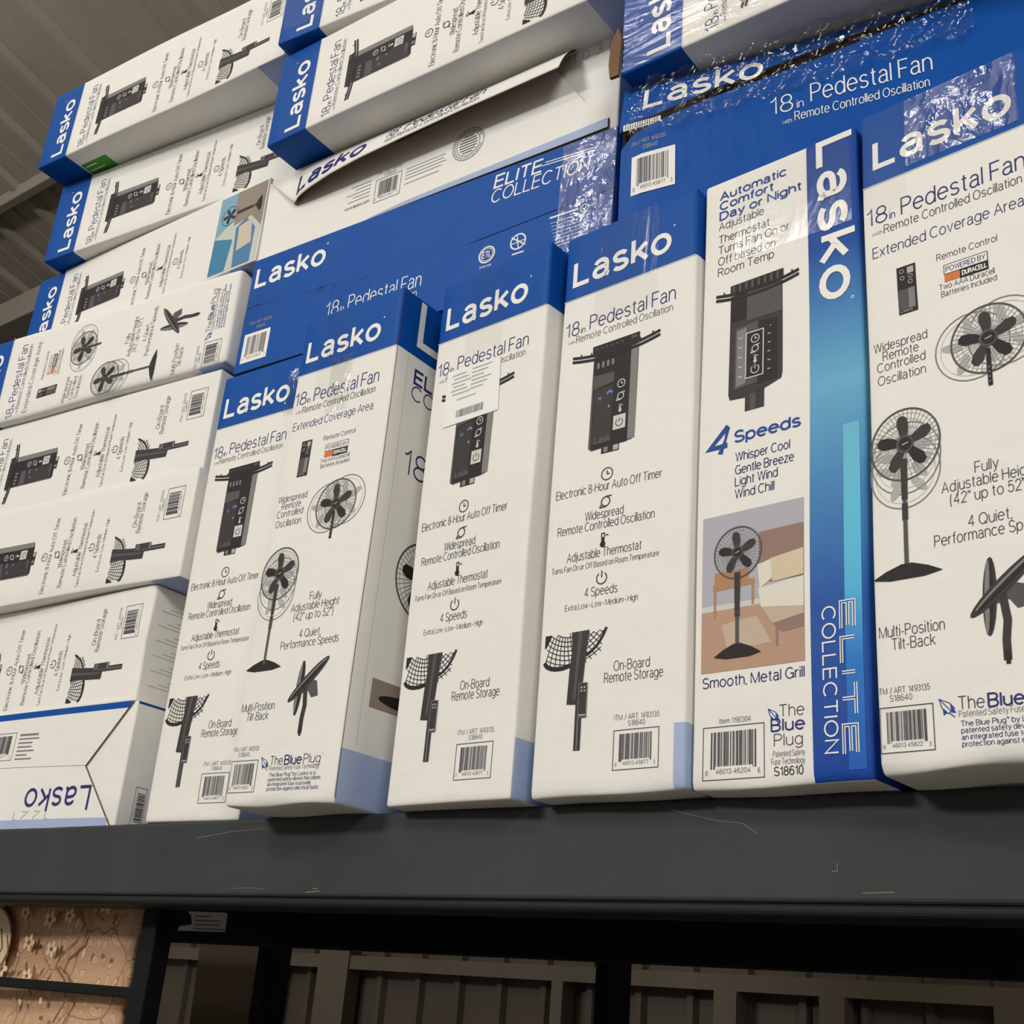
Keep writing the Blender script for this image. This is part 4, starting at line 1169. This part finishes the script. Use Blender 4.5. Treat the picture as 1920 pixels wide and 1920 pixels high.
# right: gaping blue carton
R1H = .285
def gape_carton():
    root = thing('fan_carton', 'gaping blue carton across the right uprights, torn board showing between its flaps', 'carton', (.063, .036, .8615), (.003, -.004, .162), CARTON_GROUP)
    df = make_deform(35, .0016)
    # tube: five walls, open towards the aisle
    V = []; F = []; MI = []
    o = [(0, 0), (D, 0), (D, R1H), (0, R1H)]; t = .006
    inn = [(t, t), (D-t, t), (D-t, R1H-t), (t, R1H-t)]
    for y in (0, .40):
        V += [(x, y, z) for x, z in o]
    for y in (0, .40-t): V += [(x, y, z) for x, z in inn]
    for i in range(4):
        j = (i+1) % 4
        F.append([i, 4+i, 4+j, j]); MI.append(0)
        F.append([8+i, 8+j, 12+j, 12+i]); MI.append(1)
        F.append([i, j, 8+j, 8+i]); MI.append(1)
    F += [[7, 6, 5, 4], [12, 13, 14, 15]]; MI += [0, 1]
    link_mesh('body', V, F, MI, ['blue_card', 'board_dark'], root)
    gap_lo = [(.000, .165), (.0187, .182), (.0824, .1965), (.16, .210), (.2848, .2222), (.4108, .2395), (.4996, .2556), (.62, .262), (.856, .262)]
    gap_up = [(.000, .192), (.0142, .2070), (.05, .208), (.0822, .2160), (.16, .234), (.2853, .2515), (.42, .2690), (.4818, .2740), (.62, .278), (.856, .278)]
    lo = flap_slab('lower_flap', [(.001, .002), (.856, .002)]+gap_lo[::-1], .004, 'blue_card', root, df, bulge=lambda x, z: .014*min(1, max(0, z/.2))*math.exp(-((x-.2)/.5)**2)*(1 if x > .04 else x/.04))
    upf = flap_slab('upper_flap', [(.001, R1H-.002)]+gap_up+[(.856, R1H-.002)], .004, 'blue_card', root, df, bulge=lambda x, z: .010*min(1, max(0, (R1H-z)/.08)))
    # inner dust flaps seen through the gap
    box_mesh('dust_flap', (.006, .012, .06), (.13, .016, .27), 'white_card', root)
    box_mesh('dust_flap', (.24, .014, .10), (.56, .019, .276), 'brown_card', root)
    A = Art()
    bl = lambda x, z: .014*min(1, max(0, z/.2))*math.exp(-((x-.2)/.5)**2)*(1 if x > .04 else x/.04)
    A.text('printed_text', '18', .2470, .1470, .0290, .2800, 'white_ink', .075); A.text('printed_text', 'in', .287, .1480, .0140, .296, 'white_ink', .09)
    # the line climbs a little with the bulged flap
    A.text('printed_text', 'Pedestal Fan', .3080, .1530, .0300, .4790, 'white_ink', .075)
    A.text('printed_text', 'with', .2640, .1255, .0070, .2780, 'white_ink', .1)
    A.text('printed_text', 'Remote Controlled Oscillation', .2830, .1270, .0150, .4740, 'white_ink', .09)
    A.text('printed_text', 'ITM. / ART. 1493135', .0215, .1600, .0075, .0800, 'light_grey_ink', .09); A.text('printed_text', 'S18640', .042, .1480, .0075, .066, 'light_grey_ink', .09)
    barcode(A, .0220, .0690, .0960, .1400, 21, part='barcode', back='white_ink', framed=False)
    A.build(lo, lambda u, v, e: (u, -.004-bl(u, v)-e*2, v), df)
    A = Art()
    bu = lambda x, z: .010*min(1, max(0, (R1H-z)/.08))
    A.text('logo', 'Lasko', .0410, .2330, .0380, .2300, 'white_ink', .2, track=.2)
    A.rect('barcode', .0070, .1920, .0700, .2040, 'white_ink', 1)
    for i in range(14): A.rect('barcode', .0100+.0041*i, .1930, .0118+.0041*i, .2035, 'mid_grey_ink', 2, 1)
    A.build(upf, lambda u, v, e: (u, -.004-bu(u, v)-e*2, v), df)
    return root, df
r_, d_ = gape_carton()

# crumpled clear film over the gaping carton
def film(name, label, root_loc, rz, fn, nu, nv, m, cat='film'):
    V = []; F = []
    for i in range(nu+1):
        for j in range(nv+1): V.append(fn(i/nu, j/nv))
    for i in range(nu):
        for j in range(nv):
            a = i*(nv+1)+j; F.append([a, a+nv+1, a+nv+2, a+1])
    o = link_mesh(name, V, F, [0], [m], None, True)
    o.location = Vector(root_loc)*SC; o.rotation_euler = (0, 0, rz)
    o['label'] = label; o['category'] = cat
    return o
rng = random.Random(4)
def crumple(s, t):
    u = .02+.52*s
    v = .170+.02*s+.10*t+.03*s*t
    w = .004*math.sin(38*s+5*t)+.004*math.sin(71*s-23*t)+.003*math.sin(19*t+9*s)+.002*math.sin(160*s+30*t)
    return (u, -.026-w, v)
film('stretch_film', 'crumpled clear stretch film drawn over the gaping blue carton', (.063, .036, .8615), .162, crumple, 110, 26, 'stretch_film')

# ------------------------------------------------------------------ upright cartons along the shelf edge
def up_timer(A): pass
r_, d_ = carton('fan_carton', 'upright carton at the left end of the upright row, partly behind its neighbour', P2(-.849, .038, 0, .036, .008, -.002), 'timer', False, 41)
A = Art(); tape(A, 'tape_strip', .185, .735, .212, .83, 'crinkled_tape'); A.build(r_, FRONT, d_)
r_, d_ = carton('fan_carton', 'upright carton jutting over the beam, picturing round fans, its wide side showing', P2(-.549, -.043, 0, .010, -.003, .003), 'coverage', False, 42, crush=.005)
A = Art(); wide_side(A)
A.rect('joint_seam', .0008, .01, .0022, .857, 'seam_brown', 1); A.rect('joint_seam', .030, .09, .0312, .745, 'pale_grey_ink', 1)
A.build(r_, RIGHT(W), d_)
A = Art()
tape(A, 'tape_strip', .050, .690, .125, .857, 'smooth_tape'); A.build(r_, FRONT, d_)
A = Art(); tape(A, 'tape_strip', .085, .655, .135, .76, 'crinkled_tape')
A.build(r_, FRONT, d_)
r_, d_ = carton('fan_carton', 'upright carton with a white price sticker over its printed control panel', P2(-.257, .005, 0, -.068, .008, .002), 'timer', False, 43)
A = Art()
k = 'price_sticker'
A.poly(k, [(.0330, .6850), (.1470, .6800), (.1510, .5870), (.0355, .5855)], 'sticker_white', 6)
for i in range(6):
    A.line(k, [(.045+.004*(i % 2), .674-.007*i), (.075+.006*(i % 3), .674-.007*i)], .0022, 'light_grey_ink', 8)
    A.line(k, [(.088, .676-.007*i), (.130-.008*(i % 3), .676-.007*i)], .0022, 'light_grey_ink', 8)
A.line(k, [(.060, .628), (.100, .629)], .002, 'light_grey_ink', 8)
x = .062; rr = random.Random(2)
while x < .118:
    b = rr.choice((.0008, .0016, .0024)); A.rect(k, x, .5960, x+b, .6090, 'mid_grey_ink', 8, 1); x += b+rr.choice((.0008, .0016))
A.build(r_, FRONT, d_)
A = Art(); tape(A, 'tape_strip', .066, .705, .146, .857, 'smooth_tape'); A.build(r_, FRONT, d_)
r_, d_ = carton('fan_carton', 'upright carton between the price-stickered one and the blue-striped one', P2(0, 0, 0, -.035, .006, -.002), 'timer', False, 44, crush=.003, wrap=True)
A = Art(); tape(A, 'tape_strip', .06, .69, .17, .857, 'smooth_tape'); A.build(r_, FRONT, d_)
r_, d_ = carton('fan_carton', 'upright carton with a tall blue stripe and bedroom picture', P2(.2375, -.003, 0, -.065, .004, .004), 'elite', False, 45, crush=.003)
A = Art(); tape(A, 'tape_strip', .05, .715, .225, .857, 'smooth_tape')
A.build(r_, FRONT, d_)
r_, d_ = carton('fan_carton', 'upright carton at the right end of the row with crinkled tape on its blue top', P2(.4815, -.037, 0, -.093, -.008, .002), 'coverage', False, 46, crush=.007)
A = Art(); tape(A, 'tape_strip', .060, .755, .200, .856, 'crinkled_tape'); A.build(r_, FRONT, d_)
A = Art(); tape(A, 'tape_strip', .002, .70, .060, .856, 'smooth_tape'); A.build(r_, FRONT, d_)
